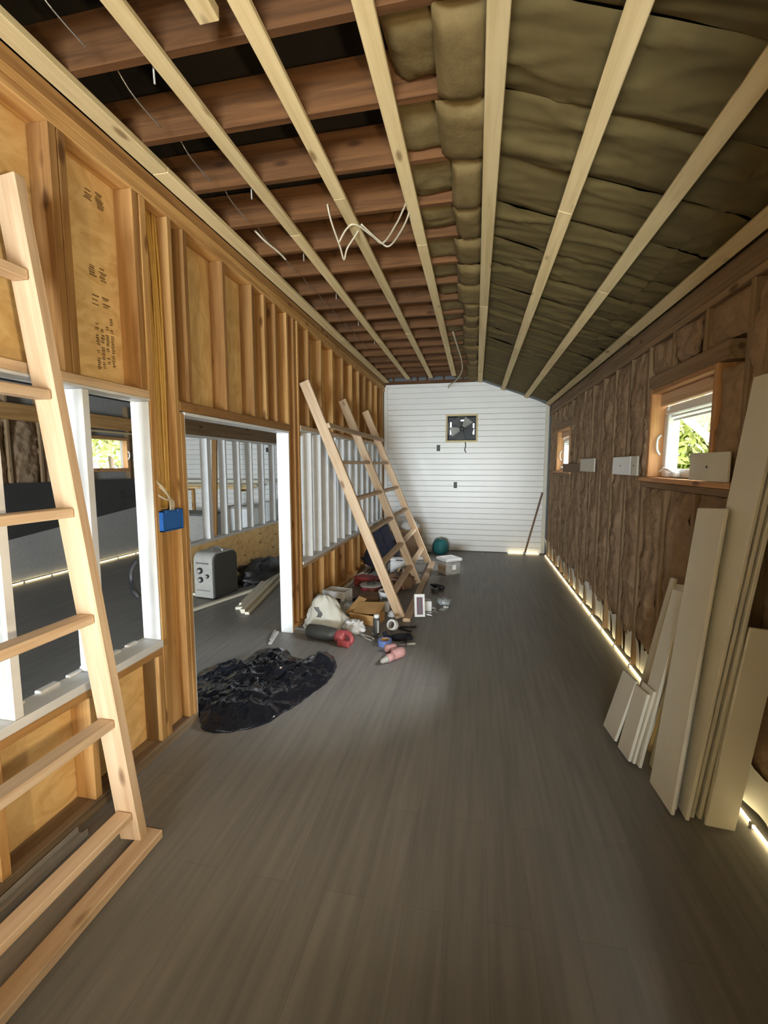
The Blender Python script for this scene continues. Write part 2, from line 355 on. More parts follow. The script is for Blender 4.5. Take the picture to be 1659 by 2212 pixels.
# opening 3 (far): header, sill, mullions and the cripples above and below
B('header', XB, XL+0.004, OP3[0], OP3[1], Z_HEAD, Z_HEAD+0.04, 'pale', wl); B('painted_trim', XB-0.01, XL+0.006, OP3[0], OP3[1], Z_HEAD-0.014, Z_HEAD-0.001, 'white', wl)
B('window_sill', XB-0.02, XL+0.008, OP3[0], OP3[1], Z_SILL-0.02, Z_SILL+0.012, 'white', wl); B('sill_plate', XB, XL, OP3[0], OP3[1], Z_SILL-0.06, Z_SILL-0.022, 'pale', wl)
for i, y in enumerate((4.40, 4.78, 5.18, 5.61, 6.03, 6.41, 6.80, 7.21, 7.60, 7.98)):
    k = 'stud' if i % 3 else 'red_shaded_stud'
    stud(y, Z_HEAD+0.042, Z_TOP-0.002, k); stud(y, 0.052, Z_SILL-0.062, k)
for y in (4.43, 4.72, 4.98, 5.27, 5.61, 5.93, 6.27, 6.61, 6.95, 7.30, 7.65, 7.98):
    stud(y, Z_SILL+0.013, Z_HEAD-0.016, mat='white', name='painted_mullion', xb=XB-0.005, xf=XL+0.002)
for y in (4.20, 4.60, 5.00, 5.38, 5.80, 6.22): stud(y, 0.052, Z_SILL-0.062, 'stud', xf=XL-0.03)
B('post', XB, XL, 8.10, 8.14, 0.052, Z_TOP-0.002, 'stud', wl); B('corner_brace', XB, XL, 8.06, 8.099, Z_HEAD-0.22, Z_HEAD-0.016, 'white', wl)
B('corner_trim', XL-0.02, XL+0.05, YB-0.03, YB-0.012, 0.0, 3.04, 'siding', wl)
# lumber-yard stamps printed on the plywood between the studs (illegible blocks of ink)
def stamp(y0, y1, z0, z1, rows, par, x, m='ink', seed=1):
    rr = random.Random(seed); mb = MB(); cols = max(2, rows//2); h = (y1-y0)/cols      # lines of print run up the sheet
    for r in range(cols):
        yy = y0+r*h; zz = z0+rr.uniform(0, 0.2)*(z1-z0); ze = z1-rr.uniform(0, 0.25)*(z1-z0)
        while zz < ze:
            hg = rr.uniform(0.003, 0.008)
            if rr.random() < 0.75: mb.box(x, x+0.0012, yy+h*rr.uniform(0.05, .25), yy+h*rr.uniform(0.6, 0.85), zz, zz+hg)
            zz += hg+rr.uniform(0.002, 0.005)
    return obj('ink_stamp', mb.mesh('ink_stamp', M[m]), par)
stamp(1.88, 2.00, 2.05, 2.32, 8, wl, PX1, seed=3); stamp(1.87, 1.99, 2.36, 2.42, 2, wl, PX1, seed=4); stamp(1.86, 1.98, 2.47, 2.56, 3, wl, PX1, seed=5); stamp(1.86, 1.99, 2.82, 2.90, 3, wl, PX1, seed=6)

# ---- far end wall: lap boards round the fan opening ---------------------------
wb = struct('wall_back', 'white horizontal board siding on the end wall')
FX0, FX1, FZ0, FZ1 = -0.525, -0.010, 2.050, 2.492
def roof_z(x): return 3.105 if x < 0.03 else 3.105-0.375*(x-0.03)
B('wall_backing', -6.3, FX0, YB+0.02, YB+0.06, 0, 3.6, 'grey', wb, 0); B('wall_backing', FX1, 1.42, YB+0.02, YB+0.06, 0, 3.6, 'grey', wb, 0)
B('wall_backing', FX0, FX1, YB+0.02, YB+0.06, 0, FZ0, 'grey', wb, 0); B('wall_backing', FX0, FX1, YB+0.02, YB+0.06, FZ1, 3.6, 'grey', wb, 0)
RH = 0.1005
def siding_piece(x0, x1, z0, z1, clip=False):
    if not clip: return B('siding_board', x0, x1, YB, YB+0.018, z0, z1, 'siding', wb, 0.004)
    xa = min(x1, 0.03+(3.105-z1)/0.375); xb_ = min(x1, 0.03+(3.105-z0)/0.375)
    mb = MB(); b = [(x0, z0), (xb_, z0), (max(xa, x0+0.02), z1), (x0, z1)]
    mb.prism([(p[0], p[1]) for p in b], 0, 0.018, Matrix(((1, 0, 0, 0), (0, 0, -1, YB+0.018), (0, 1, 0, 0), (0, 0, 0, 1))))
    return obj('siding_board', mb.mesh('siding_board', M['siding']), wb)
r = 0; z = 0.012
while z < 3.06:
    z1 = min(z+RH-0.0035, 3.085)
    fan = z1 > FZ0-0.026 and z < FZ1+0.026
    for x0, x1 in (((XL+0.01, FX0-0.03), (FX1+0.03, 1.24)) if fan else ((XL+0.01, 1.24),)):
        siding_piece(x0, x1, z, z1, z1 > 2.66 and x1 > 0.5)
    if z < 2.6: siding_piece(-6.2, XB-0.02, z, z1)
    z += RH
B('top_plate', XL, -0.05, YB-0.03, YB+0.015, 3.09, 3.14, 'joist', wb)
for x in (-1.55, -1.10, -0.93, -0.62, -0.28): B('cripple', x, x+0.035, YB-0.01, YB+0.015, 3.14, 3.34, 'joist', wb)
B('corner_trim', 1.18, 1.24, YB-0.03, YB-0.001, 0.02, 2.62, 'boardwhite', wb)

# ---- outer wall on the right -----------------------------------------------
wr = struct('wall_right', 'unfinished outer wall with studs and brown insulation batts')
XO = 1.40
W1 = (2.74, 3.60, 1.515, 2.11); W2 = (6.50, 7.40, 1.515, 2.11)
def sheath(y0, y1, z0, z1): B('sheathing', XO, XO+0.03, y0, y1, z0, z1, 'exterior', wr, 0)
sheath(YR-0.1, W1[0], 0, 2.97); sheath(W1[1], W2[0], 0, 2.97); sheath(W2[1], YB+0.1, 0, 2.97)
for w_ in (W1, W2): sheath(w_[0], w_[1], 0, w_[2]); sheath(w_[0], w_[1], w_[3], 2.97)
B('top_plate', XR, XO-0.002, 0.6, YB, 2.47, 2.51, 'dimstud', wr); B('top_plate', XR, XO-0.002, 0.6, YB, 2.512, 2.552, 'dimstud', wr); B('top_plate', XR+0.01, XO-0.002, 0.6, YB, 2.554, 2.64, 'dimstud', wr)
def batt_mesh(width, height, seed, bulge=0.035):
    mb = MB(); nx, ny = 16, max(8, int(height/0.026))
    def fn(u, v):
        y = (u-0.5)*width; zz = (v-0.5)*height
        e = (1-(2*u-1)**4)*(1-(2*v-1)**10)
        pin = 0.35*max(0, nz(v*height*2.2+seed, 3.1))*abs(2*u-1)
        d = bulge*e + 0.022*fbm(y*6+seed, zz*3.2) + 0.020*abs(nz(y*8+seed*2, zz*7))+0.012*fbm(y*22+seed, zz*20)
        yy = y*(0.98-pin*0.5-0.05*max(0, nz(v*height*3+seed, 9.0)))
        return (-d, yy, zz)
    mb.grid(nx, ny, fn)
    n0 = len(mb.v); mb.v += [(0.10, -width/2, -height/2), (0.10, width/2, -height/2), (0.10, width/2, height/2), (0.10, -width/2, height/2)]
    mb.f.append((n0, n0+1, n0+2, n0+3))
    # side skirts back to the sheathing
    row = [(j*(nx+1)) for j in range(ny+1)]; rw2 = [(j*(nx+1)+nx) for j in range(ny+1)]
    mb.f.append(tuple([n0, n0+3]+row[::-1])); mb.f.append(tuple([n0+2, n0+1]+rw2))
    return mb.mesh('insulation_batt', M['batt'], True)
_bm = {}
def batt(y0, y1, z0, z1, par=wr, xf=XR+0.032, flip=1):
    key = (round(y1-y0, 2), round(z1-z0, 2), random.randint(0, 3))
    if key not in _bm: _bm[key] = batt_mesh(y1-y0, z1-z0, key[2]*7.7+key[0]*13)
    return obj('insulation_batt', _bm[key], par, (xf+random.uniform(-.008, .008), (y0+y1)/2, (z0+z1)/2), (0, 0, 0 if flip > 0 else math.pi))
ys = [1.05, 1.45, 1.86, 2.27, 2.45, 2.88, 3.30, 3.72, 4.12, 4.53, 4.94, 5.34, 5.74, 6.10, 6.46, 6.86, 7.26, 7.44, 7.80, 8.10]
prev = None
for i, y in enumerate(ys):
    inw1, inw2 = W1[0]-0.25 < y < W1[1]+0.05, W2[0]+0.01 < y < W2[1]-0.02
    if inw1 or inw2:
        top0, bot1 = 2.24, 1.435
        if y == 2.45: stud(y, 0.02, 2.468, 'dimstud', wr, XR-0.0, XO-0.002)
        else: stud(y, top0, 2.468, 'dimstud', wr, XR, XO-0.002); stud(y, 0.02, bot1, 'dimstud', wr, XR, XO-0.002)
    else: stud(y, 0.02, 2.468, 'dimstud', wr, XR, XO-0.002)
    if prev is not None and y-prev > 0.12:
        mid = (prev+y)/2
        a0, a1 = prev+T_+0.010+0.012*random.random(), y-0.006-0.012*random.random()
        zb = 0.16+0.08*random.random()
        if W1[0]-0.1 < mid < W1[1]+0.1 or W2[0] < mid < W2[1]:
            batt(a0, a1, zb, 1.43); batt(a0, a1, 2.25, 2.465)
        else: batt(a0, a1, zb, 2.465)
    prev = y
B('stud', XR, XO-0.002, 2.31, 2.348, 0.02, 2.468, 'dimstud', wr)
# white wrap showing under the torn lower ends of the batts
rs = random.Random(5)
for i in range(19):
    y0 = 0.9+i*0.39; y1 = y0+0.386
    def fn(u, v, y0=y0, y1=y1, i=i):
        top = 0.19+0.17*abs(nz(u*2.2+i*3.3, 1.7))+0.05*(1 if u > 0.8 else 0)
        return (XR+0.035-0.075*v*v*abs(nz(i*2.1, u*1.5))-0.012*math.sin(u*9+i), y0+(y1-y0)*u, 0.022+top*v)
    mb = MB().grid(8, 5, fn); obj('wrap_flap', mb.mesh('wrap_flap', M['wrap'], True), wr)
# window framing: header, sill plates, bare wood jambs
for (y0, y1, z0, z1) in (W1, W2):
    B('window_header', XR-0.002, XO-0.002, y0-0.10, y1+0.10, z1+0.03, z1+0.13, 'dimstud', wr)
    B('sill_plate', XR-0.02, XO-0.002, y0-0.24 if y0 < 5 else y0-0.10, y1+0.16, z0-0.035, z0-0.002, 'jamb', wr); B('sill_plate', XR-0.005, XO-0.002, y0-0.24 if y0 < 5 else y0-0.10, y1+0.16, z0-0.078, z0-0.038, 'dimstud', wr)
    B('window_jamb', XR-0.012, XO-0.002, y1-0.004, y1+0.034, z0, z1+0.028, 'jamb', wr); B('window_jamb', XR-0.012, XO-0.002, y0-0.034, y0+0.004, z0, z1+0.028, 'jamb', wr)
    B('window_jamb', XR-0.012, XO-0.002, y0+0.005, y1-0.005, z1-0.004, z1+0.028, 'jamb', wr)
batt(2.50, 2.71, 1.53, 2.10); batt(3.64, 3.715, 1.53, 2.2)

# awning windows: white vinyl frame fixed in the wall, sash hinged at the top and swung out
def awning(idx, W, ang, label):
    y0, y1, z0, z1 = W; y0 += 0.006; y1 -= 0.006; z1 -= 0.006
    t = struct('window_%d' % idx, label); xa, xb_ = 1.325, 1.395
    f = 0.06; B('head_board', xa-0.03, xa+0.01, y0, y1, z1-0.085, z1, 'pale', t); z1 -= 0.088
    B('frame_rail', xa, xb_, y0, y1, z0, z0+f, 'vinyl', t, 0.006); B('frame_rail', xa, xb_, y0, y1, z1-f, z1, 'vinyl', t, 0.006)
    B('frame_stile', xa, xb_, y0, y0+f, z0+f, z1-f, 'vinyl', t, 0.006); B('frame_stile', xa, xb_, y1-f, y1, z0+f, z1-f, 'vinyl', t, 0.006)
    B('frame_rail', xa+0.02, xa+0.03, y0+f, y1-f, z1-f-0.02, z1-f-0.006, 'vinyl', t, 0.001); B('frame_rail', xa+0.035, xa+0.045, y0+f, y1-f, z1-f-0.045, z1-f-0.03, 'vinyl', t, 0.001)
    s = obj('sash', None, t, (xb_+0.006, (y0+y1)/2, z1-f), (0, -R(ang), 0)); w2 = (y1-y0)/2-f+0.012; h = z1-z0-2*f+0.03
    B('sash_rail', -0.018, 0.018, -w2, w2, -0.05, 0, 'vinyl', s); B('sash_rail', -0.018, 0.018, -w2, w2, -h, -h+0.05, 'vinyl', s)
    B('sash_stile', -0.018, 0.018, -w2, -w2+0.05, -h+0.05, -0.05, 'vinyl', s); B('sash_stile', -0.018, 0.018, w2-0.05, w2, -h+0.05, -0.05, 'vinyl', s)
    B('pane', -0.003, 0.003, -w2+0.05, w2-0.05, -h+0.05, -0.05, 'glass', s, 0)
    ym = y1-0.28
    B('crank_base', xa-0.045, xa, ym-0.05, ym+0.05, z0+0.005, z0+0.04, 'vinyl', t, 0.008)
    tube_obj('crank_arm', [(xa-0.03, ym, z0+0.035), (xa-0.05, ym+0.04, z0+0.055), (xa-0.045, ym+0.14, z0+0.06), (xa-0.04, ym+0.20, z0+0.045)], 0.009, 'vinyl', t)
    tube_obj('operator_arm', [(xb_-0.02, ym-0.02, z0+0.05), (xb_+0.15, ym+0.10, z0+0.10), (xb_+0.26, ym+0.03, z0+0.15)], 0.007, 'steel', t)
    tube_obj('latch', [(xa-0.02, y1-0.01, z0+0.16), (xa-0.045, y1-0.02, z0+0.20), (xa-0.045, y1-0.02, z0+0.27), (xa-0.02, y1-0.01, z0+0.30)], 0.008, 'vinyl', t)
    for yy in (y0+0.1, y1-0.08): B('clip', xa-0.012, xa, yy, yy+0.03, z1-0.03, z1-0.005, 'vinyl', t)
    return t
awning(1, W1, 48, 'nearer small awning window swung open in the right wall')
awning(2, W2, 30, 'farther small awning window in the right wall')

# short boards nailed across the right wall at sill height
def wallboard(y0, y1, z0, z1, m, label):
    b = B('board_offcut', XR-0.034, XR-0.020, y0, y1, z0, z1, m); tag(b, label, 'board')
    obj('screw_hole', MB().lathe([(0.006, 0), (0.006, 0.002)], 8).mesh('screw_hole', M['black']), b, (-0.009, 0, 0), (0, R(-90), 0)); return b
wallboard(3.92, 4.385, 1.52, 1.672, 'vinyl', 'lit part of the offcut between the windows, its light put into whiter colour')  # daylight patch on one board, painted as a separate whiter piece
wallboard(3.755, 3.90, 1.52, 1.672, 'boardwhite', 'unlit cream part of the same offcut, touching the whiter lit part')
wallboard(2.49, 2.895, 1.515, 1.668, 'boardwhite', 'cream offcut covering the lower corner of the nearer window')
wallboard(5.03, 5.66, 1.53, 1.675, 'boardwhite', 'cream offcut nailed just before the farther window')
wallboard(5.70, 6.75, 1.51, 1.62, 'browncard', 'dark brown offcut across the foot of the farther window')

# ---- rear wall and outer walls of the side rooms (behind the camera / seen through the openings)
wrr = struct('wall_rear', 'unseen rear wall with two doorways added to let light in')  # doorways added out of view as openings for the rear area lights
for x0, x1, z0, z1 in ((-6.3, -3.3, 0, 2.8), (-1.9, -1.55, 0, 3.6), (0.35, 1.43, 0, 3.6), (-3.3, -1.9, 2.15, 2.8), (-1.55, 0.35, 1.70, 3.6)):
    B('wall_panel', x0, x1, YR-0.05, YR, z0, z1, 'exterior', wrr, 0)
wc_ = struct('wall_light_block', 'unseen wall box added right of the camera to block light')  # added out of view to shade the right wall and leaning planks
B('wall_panel', 0.51, 0.54, -3.2, 0.60, 0, 3.0, 'exterior', wc_, 0); B('wall_panel', 0.54, 1.24, 0.58, 0.60, 0, 2.95, 'exterior', wc_, 0); B('wall_panel', 0.50, 1.24, -3.2, -3.17, 0, 2.95, 'exterior', wc_, 0)
wo = struct('wall_outer', 'dim outer wall of the left side room')
XW = -6.05
W3 = (6.12, 6.86, 1.55, 2.03)
for y0, y1, z0, z1 in ((YR, W3[0], 0, 2.8), (W3[1], YB+0.05, 0, 2.8), (W3[0], W3[1], 0, W3[2]), (W3[0], W3[1], W3[3], 2.8)):
    B('sheathing', XW-0.15, XW-0.10, y0, y1, z0, z1, 'exterior', wo, 0)
for y in (3.9, 4.35, 4.80, 5.25, 5.70, 6.9, 7.35, 7.8):
    stud(y, 0.02, 2.62, 'dimstud', wo, XW-0.09, XW)
    batt(y+T_+0.004, y+0.446, 1.0, 2.2, wo, XW-0.05, -1)
B('header', XW-0.02, XW+0.03, 3.2, YB, 2.20, 2.42, 'stud', wo); B('window_trim', XW-0.02, XW+0.02, W3[0]-0.3, W3[1]+0.3, 2.14, 2.17, 'strap', wo)
for y0, y1, z0, z1 in ((W3[0]-0.06, W3[1]+0.06, W3[3], W3[3]+0.05), (W3[0]-0.06, W3[1]+0.06, W3[2]-0.06, W3[2]), (W3[1], W3[1]+0.06, W3[2], W3[3]), (W3[0]-0.06, W3[0], W3[2], W3[3])):
    B('window_frame', XW-0.10, XW, y0, y1, z0, z1, 'jamb', wo)
B('pane', XW-0.075, XW-0.07, W3[0], W3[1], W3[2], W3[3], 'glass', wo, 0)
tube_obj('crank_arm', [(XW-0.02, 6.55, 1.56), (XW+0.02, 6.58, 1.60), (XW+0.01, 6.62, 1.56)], 0.01, 'vinyl', wo)
tube_obj('latch', [(XW, 6.87, 1.70), (XW+0.03, 6.87, 1.74), (XW+0.03, 6.87, 1.82), (XW, 6.87, 1.84)], 0.01, 'vinyl', wo)
def wedge(name, y0, y1, za, zb, zc, x, m, par):
    mb = MB().prism([(y0, za), (y1, zb), (y1, zc), (y0, zc)], 0, 0.006, Matrix(((0, 0, 1, x), (1, 0, 0, 0), (0, 1, 0, 0), (0, 0, 0, 1))))
    return obj(name, mb.mesh(name, M[m]), par)
wedge('dark_wrap_sheet', 3.4, 7.9, 0.48, 0.94, 1.36, XW+0.006, 'darkwrap', wo)
wedge('white_wrap_sheet', 3.4, 7.9, 0.03, 0.03, 0.96, XW+0.002, 'exterior', wo)
for k, y in enumerate((4.55, 5.5, 6.6)): stamp(y, y+0.42, 0.78+0.1*k, 0.98+0.1*k, 2, wo, XW+0.0125, 'black', seed=20+k)

# second partition, seen through the door opening
wm = struct('wall_middle', 'second stud partition with white painted studs beyond the doorway')
X2F, X2B = -3.40, -3.505
B('header', X2B, X2F, 4.4, YB, 1.975, 2.20, 'dimstud', wm); B('painted_trim', X2B, X2F+0.004, 4.4, YB, 1.945, 1.973, 'white', wm)
B('window_sill', X2B-0.01, X2F+0.008, 4.4, YB, 0.60, 0.635, 'white', wm)
for i in range(4): B('plywood_panel', X2F-0.014, X2F-0.002, 4.4+i*0.985, 4.4+i*0.985+0.98, 0.0, 0.598, 'ply', wm, 0.001)
for y in (4.55, 5.20, 5.245, 5.62, 5.99, 6.36, 6.75, 7.15, 7.55, 7.95): stud(y, 0.636, 1.944, mat='white', name='painted_mullion', par=wm, xb=X2B, xf=X2F)
for y in (4.55, 5.2, 5.6, 6.0, 6.4, 6.8, 7.2, 7.6, 8.0): stud(y, 2.2, 2.7, 'dimstud', wm, X2B, X2F)
B('plywood_panel', X2B-0.012, X2B-0.001, 4.4, YB, 2.2, 2.72, 'ply', wm, 0.001)
# lumber racked in the side room beyond it
for i, (z0, m, x0, x1) in enumerate(((1.14, 'ply', -6.0, -4.3), (1.19, 'strap', -6.0, -4.1), (1.27, 'boardwhite', -6.0, -3.7))):
    tag(B('racked_plank', x0, x1, 7.86, 8.02, z0, z0+0.045, m), ('lowest yellow plank racked on the side room end wall', 'middle plank racked on the side room end wall', 'white top plank racked on the side room end wall')[i], 'plank', 'planks racked in the side room')
rk = thing('plank_rack', 'wooden brackets holding planks on the side room end wall', 'bracket', (-5, 8.0, 0))
for x in (-0.8, 0.5): B('post', x, x+0.05, 0.26, 0.31, 0, 1.14, 'stud', rk); B('arm', x, x+0.05, -0.15, 0.26, 1.09, 1.138, 'stud', rk)
tag(bar('leaning_stud', (-4.25, 6.6, 0.0), (-4.38, 6.95, 2.30), 0.09, 0.038, 'red_shaded_stud'), 'brown stud leaning behind the white studs of the second partition', 'plank')
for k, (x, z) in enumerate(((-4.12, 1.86), (-3.85, 1.84))):
    tag(B('wall_vent', x, x+0.14, YB-0.02, YB-0.001, z, z+0.09, 'black'), ('left', 'right')[k]+' one of two small dark vents high on the side room end wall', 'vent', 'vents on the side room end wall')
st = tag(B('storage_box', -4.5, -3.95, 7.3, 7.7, 0.0, 0.85, 'paper'), 'pale stacked carton behind the white studs of the second partition', 'box')
B('box_lid', -0.285, 0.285, -0.21, 0.21, 0.39, 0.43, 'lgrey', st)
tag(B('storage_box', -3.93, -3.60, 7.6, 8.0, 0.0, 0.92, 'paper'), 'white carton standing near the far end of the second partition', 'box')
st2 = tag(B('storage_box', -5.5, -4.7, 7.1, 7.7, 0.0, 0.72, 'lgrey'), 'long grey bin on the floor of the side room', 'box')
B('box_lid', -0.41, 0.41, -0.31, 0.31, 0.33, 0.37, 'grey', st2)
# ceilings over the side rooms
cs = struct('ceiling_side', 'board ceiling of the side rooms, coloured dark for the shade overhead'); B('ceiling_panel', -6.3, XB-0.02, YR-0.05, YB+0.1, 2.72, 2.76, 'dark', cs, 0)

# ---- ceiling: joists, straps, insulation ---------------------------------------
ce = struct('ceiling', 'open ceiling of brown joists, pale straps and insulation')
B('roof_deck', -2.0, 0.35, YR-0.1, YB+0.15, 3.52, 3.56, 'dark', ce, 0)
bar('roof_deck', (0.30, (YR+YB)/2, 3.56), (1.62, (YR+YB)/2, 2.78), YB-YR+0.3, 0.03, 'dark', ce, (0.5, 0, 0.86), 0)
B('roof_end', -2.0, -1.83, YR, YB, 2.9, 3.55, 'dark', ce, 0)
yj = 0.455; joists = []
while yj < 8.25: joists.append(yj); yj += 0.3935
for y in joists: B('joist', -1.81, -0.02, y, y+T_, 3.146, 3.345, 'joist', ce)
B('strap', -1.692, -1.600, 0.30, 2.2, 3.112, 3.144, 'strap', ce); B('strap', -1.692, -1.600, 2.203, 5.4, 3.112, 3.144, 'strap', ce); B('strap', -1.692, -1.600, 5.403, 8.26, 3.112, 3.144, 'strap', ce)
for x, m in ((-1.21, 0), (-0.80, 1), (-0.40, 2)):
    cuts = [0.30, (2.95, 2.62, 3.25)[m], (5.6, 5.3, 6.0)[m], (8.05, 8.0, 7.9)[m]]
    for a, b_ in zip(cuts, cuts[1:]): B('strap', x-0.036, x+0.036, a, b_-0.003, 3.12, 3.144, 'strap', ce)
SL = math.atan(0.375)
def slope_pt(x, off=0.0): return Vector((x, 0, 3.075-0.375*(x-0.042)+off))
for x, wd, cuts in ((0.042, 0.078, (0.30, 4.4, 8.28)), (0.435, 0.076, (0.30, 2.62, 5.4, 8.26)), (0.828, 0.076, (0.30, 3.4, 6.2, 8.24)), (1.188, 0.074, (0.30, 4.0, 8.22))):
    p = slope_pt(x)
    for a, b_ in zip(cuts, cuts[1:]):
        o = B('strap', -wd/2, wd/2, a, b_-0.003, -0.012, 0.012, 'strap', ce); o.location.x += p.x; o.location.z += p.z; o.rotation_euler = (0, SL if x > 0.1 else SL*0.35, 0)
# kraft faced batts stapled between the rafters: one per bay, split at the lower seam
def kraft_mesh(L, Wd, seed, sag):
    mb = MB(); nx, ny = 46, 22
    def fn(u, v):
        e = (1-(2*v-1)**4)
        wr_ = 0.010*nz(u*1.5+seed, v*3+seed, 2.2) + 0.022*max(0, 1-4.5*abs(nz(u*1.1+seed*1.7, v*3.2+u*1.5, 5.1)))**1.5*max(0, 0.3+nz(u*2+seed, v*2, 8.0)) + 0.006*max(0, 1-6*abs(nz(u*1.8-v+seed*0.7, v*4+u*2.0, 3.3))) + 0.001*fbm(u*6+seed, v*6)
        return ((u-0.5)*L, (v-0.5)*Wd, -(sag*e+wr_)+0.02)
    mb.grid(nx, ny, fn); return mb.mesh('kraft_batt', M['kraft'], True)
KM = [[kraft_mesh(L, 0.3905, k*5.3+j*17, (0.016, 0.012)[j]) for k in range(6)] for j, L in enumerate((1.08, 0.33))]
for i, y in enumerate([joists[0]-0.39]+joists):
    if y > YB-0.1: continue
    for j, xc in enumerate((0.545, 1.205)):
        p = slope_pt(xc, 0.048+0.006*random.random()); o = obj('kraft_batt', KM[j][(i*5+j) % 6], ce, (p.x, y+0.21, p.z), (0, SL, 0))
# batt ends folded over the joists at the ridge
EM = []
for k in range(6):
    rx = 0.18+0.03*(k % 3)
    def fn(u, v, k=k, rx=rx):
        e = (1-(2*u-1)**6)*(1-(2*v-1)**6); return ((u-0.5)*2*rx, (v-0.5)*0.345, -0.055*e-0.02*abs(nz(u*4+k*3, v*4, 1.0))+0.03*u)
    EM.append(MB().grid(12, 12, fn).mesh('batt_end', M['kraft_dim'], True))
FM = []
for k in range(5):
    wdt = 0.085+0.02*(k % 3)
    def fn(u, v, k=k, wdt=wdt): return ((u-0.5)*2*wdt, (v-0.5)*0.39, -0.05*(1-(2*u-1)**4)*(1-(2*v-1)**8)-0.015*abs(nz(u*3+k, v*5, 4.0)))
    FM.append(MB().grid(10, 12, fn).mesh('batt_flap', M['kraft_dim'], True))
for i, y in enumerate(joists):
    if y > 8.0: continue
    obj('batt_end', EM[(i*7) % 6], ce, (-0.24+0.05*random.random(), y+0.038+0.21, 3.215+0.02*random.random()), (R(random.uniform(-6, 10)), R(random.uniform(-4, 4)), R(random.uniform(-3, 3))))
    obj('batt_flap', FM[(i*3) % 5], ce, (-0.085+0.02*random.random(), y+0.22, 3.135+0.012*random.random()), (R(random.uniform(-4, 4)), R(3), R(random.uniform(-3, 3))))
# nails, hangers and short stubs between the joists
for i, y in enumerate(joists[2:14]):
    tube_obj('hanger_wire', [(-1.50, y+0.05, 3.30), (-1.47, y+0.16, 3.18), (-1.43, y+0.30, 3.12)], 0.003, 'steel', ce, 5)
    if i % 2: tube_obj('hanger_wire', [(-1.28, y+0.06, 3.33), (-1.285, y+0.08, 3.11)], 0.004, 'lgrey', ce, 5)
B('stub_board', -0.96, -0.885, 1.05, 1.53, 3.10, 3.144, 'strap', ce)

# ================================================================ LIGHT STRIPS ALONG THE FLOOR
def strip(name, p0, p1, label):
    t = thing(name, label, 'light strip', p0); d = Vector(p1)-Vector(p0); n = max(2, int(d.length/0.4)); ax = d.normalized()
    obj('tube', MB().tube([(0, 0, 0.012), tuple(d+Vector((0, 0, 0.012)))], 0.007, 6).mesh('tube', M['led']), t)
    for i in range(n+1):
        q = d*(i/n); B('clip', q.x-0.011, q.x+0.011, q.y-0.011, q.y+0.011, 0, 0.026, 'steel', t, 0.002)
    return t
strip('light_strip', (XR-0.012, 1.3, 0), (XR-0.012, 8.15, 0), 'warm glowing strip along the floor at the right wall')
strip('light_strip', (0.60, YB-0.045, 0), (1.15, YB-0.045, 0), 'short warm glowing strip along the foot of the end wall')
strip('light_strip', (XW+0.03, 3.6, 0), (XW+0.03, 8.1, 0), 'warm glowing strip along the outer wall seen through the near opening')

# unseen fill lamps added round the camera: a reflector lamp and a bulb
def bulb(loc, cord, power, label):
    bl = thing('fill_bulb', label, 'lamp', loc)
    obj('bulb', MB().lathe([(0.012, 0.06), (0.02, 0.04), (0.03, 0.0), (0.024, -0.025), (0.008, -0.036)], 14).mesh('bulb', M['bulb'], True), bl)
    obj('socket', MB().lathe([(0.016, 0.06), (0.018, 0.11), (0.008, 0.125)], 12).mesh('socket', M['black'], True), bl); tube_obj('cord', [(0, 0, 0.12), (0, 0, cord)], 0.004, 'black', bl)
    pl = bpy.data.lights.new('bulb_light', 'POINT'); pl.energy = power; pl.color = (1.0, 0.79, 0.50); pl.shadow_soft_size = 0.05
    plo = bpy.data.objects.new('bulb_light', pl); COL.objects.link(plo); plo.location = (loc[0], loc[1], loc[2]-0.08)
cl = thing('fill_lamp', 'unseen reflector lamp added beside the camera to light the left wall', 'lamp', (0.44, -0.10, 1.45)); cdir = Vector((-2.0, 2.6, 0.25)).normalized(); cq = cdir.to_track_quat('Z', 'Y').to_matrix().to_4x4()
obj('reflector', MB().lathe([(0.022, -0.12), (0.03, -0.09), (0.06, -0.06), (0.09, 0.0), (0.088, 0.0), (0.058, -0.056), (0.028, -0.086), (0.004, -0.088)], 20, cq).mesh('reflector', M['steel'], True), cl)
obj('lamp_bulb', MB().lathe([(0.012, -0.085), (0.02, -0.065), (0.027, -0.045), (0.018, -0.025), (0.003, -0.018)], 14, cq).mesh('lamp_bulb', M['bulb'], True), cl); obj('socket', MB().lathe([(0.02, -0.18), (0.022, -0.12)], 12, cq).mesh('socket', M['black'], True), cl)
tube_obj('clamp_arm', [tuple(-cdir*0.16), (0.06, -0.14, -0.08), (0.07, -0.10, -0.16)], 0.008, 'black', cl)
sp = bpy.data.lights.new('fill_lamp_light', 'SPOT'); sp.energy = 105; sp.color = (1.0, 0.79, 0.50); sp.spot_size = R(112); sp.spot_blend = 0.9; sp.shadow_soft_size = 0.07
spo = bpy.data.objects.new('fill_lamp_light', sp); COL.objects.link(spo); spo.location = Vector((0.44, -0.10, 1.45))+cdir*0.02; spo.rotation_euler = cdir.to_track_quat('-Z', 'Y').to_euler()
bulb((0.2, -2.0, 0.83), 2.27, 95, 'unseen bulb on a long cord, added behind the camera for warm fill light')

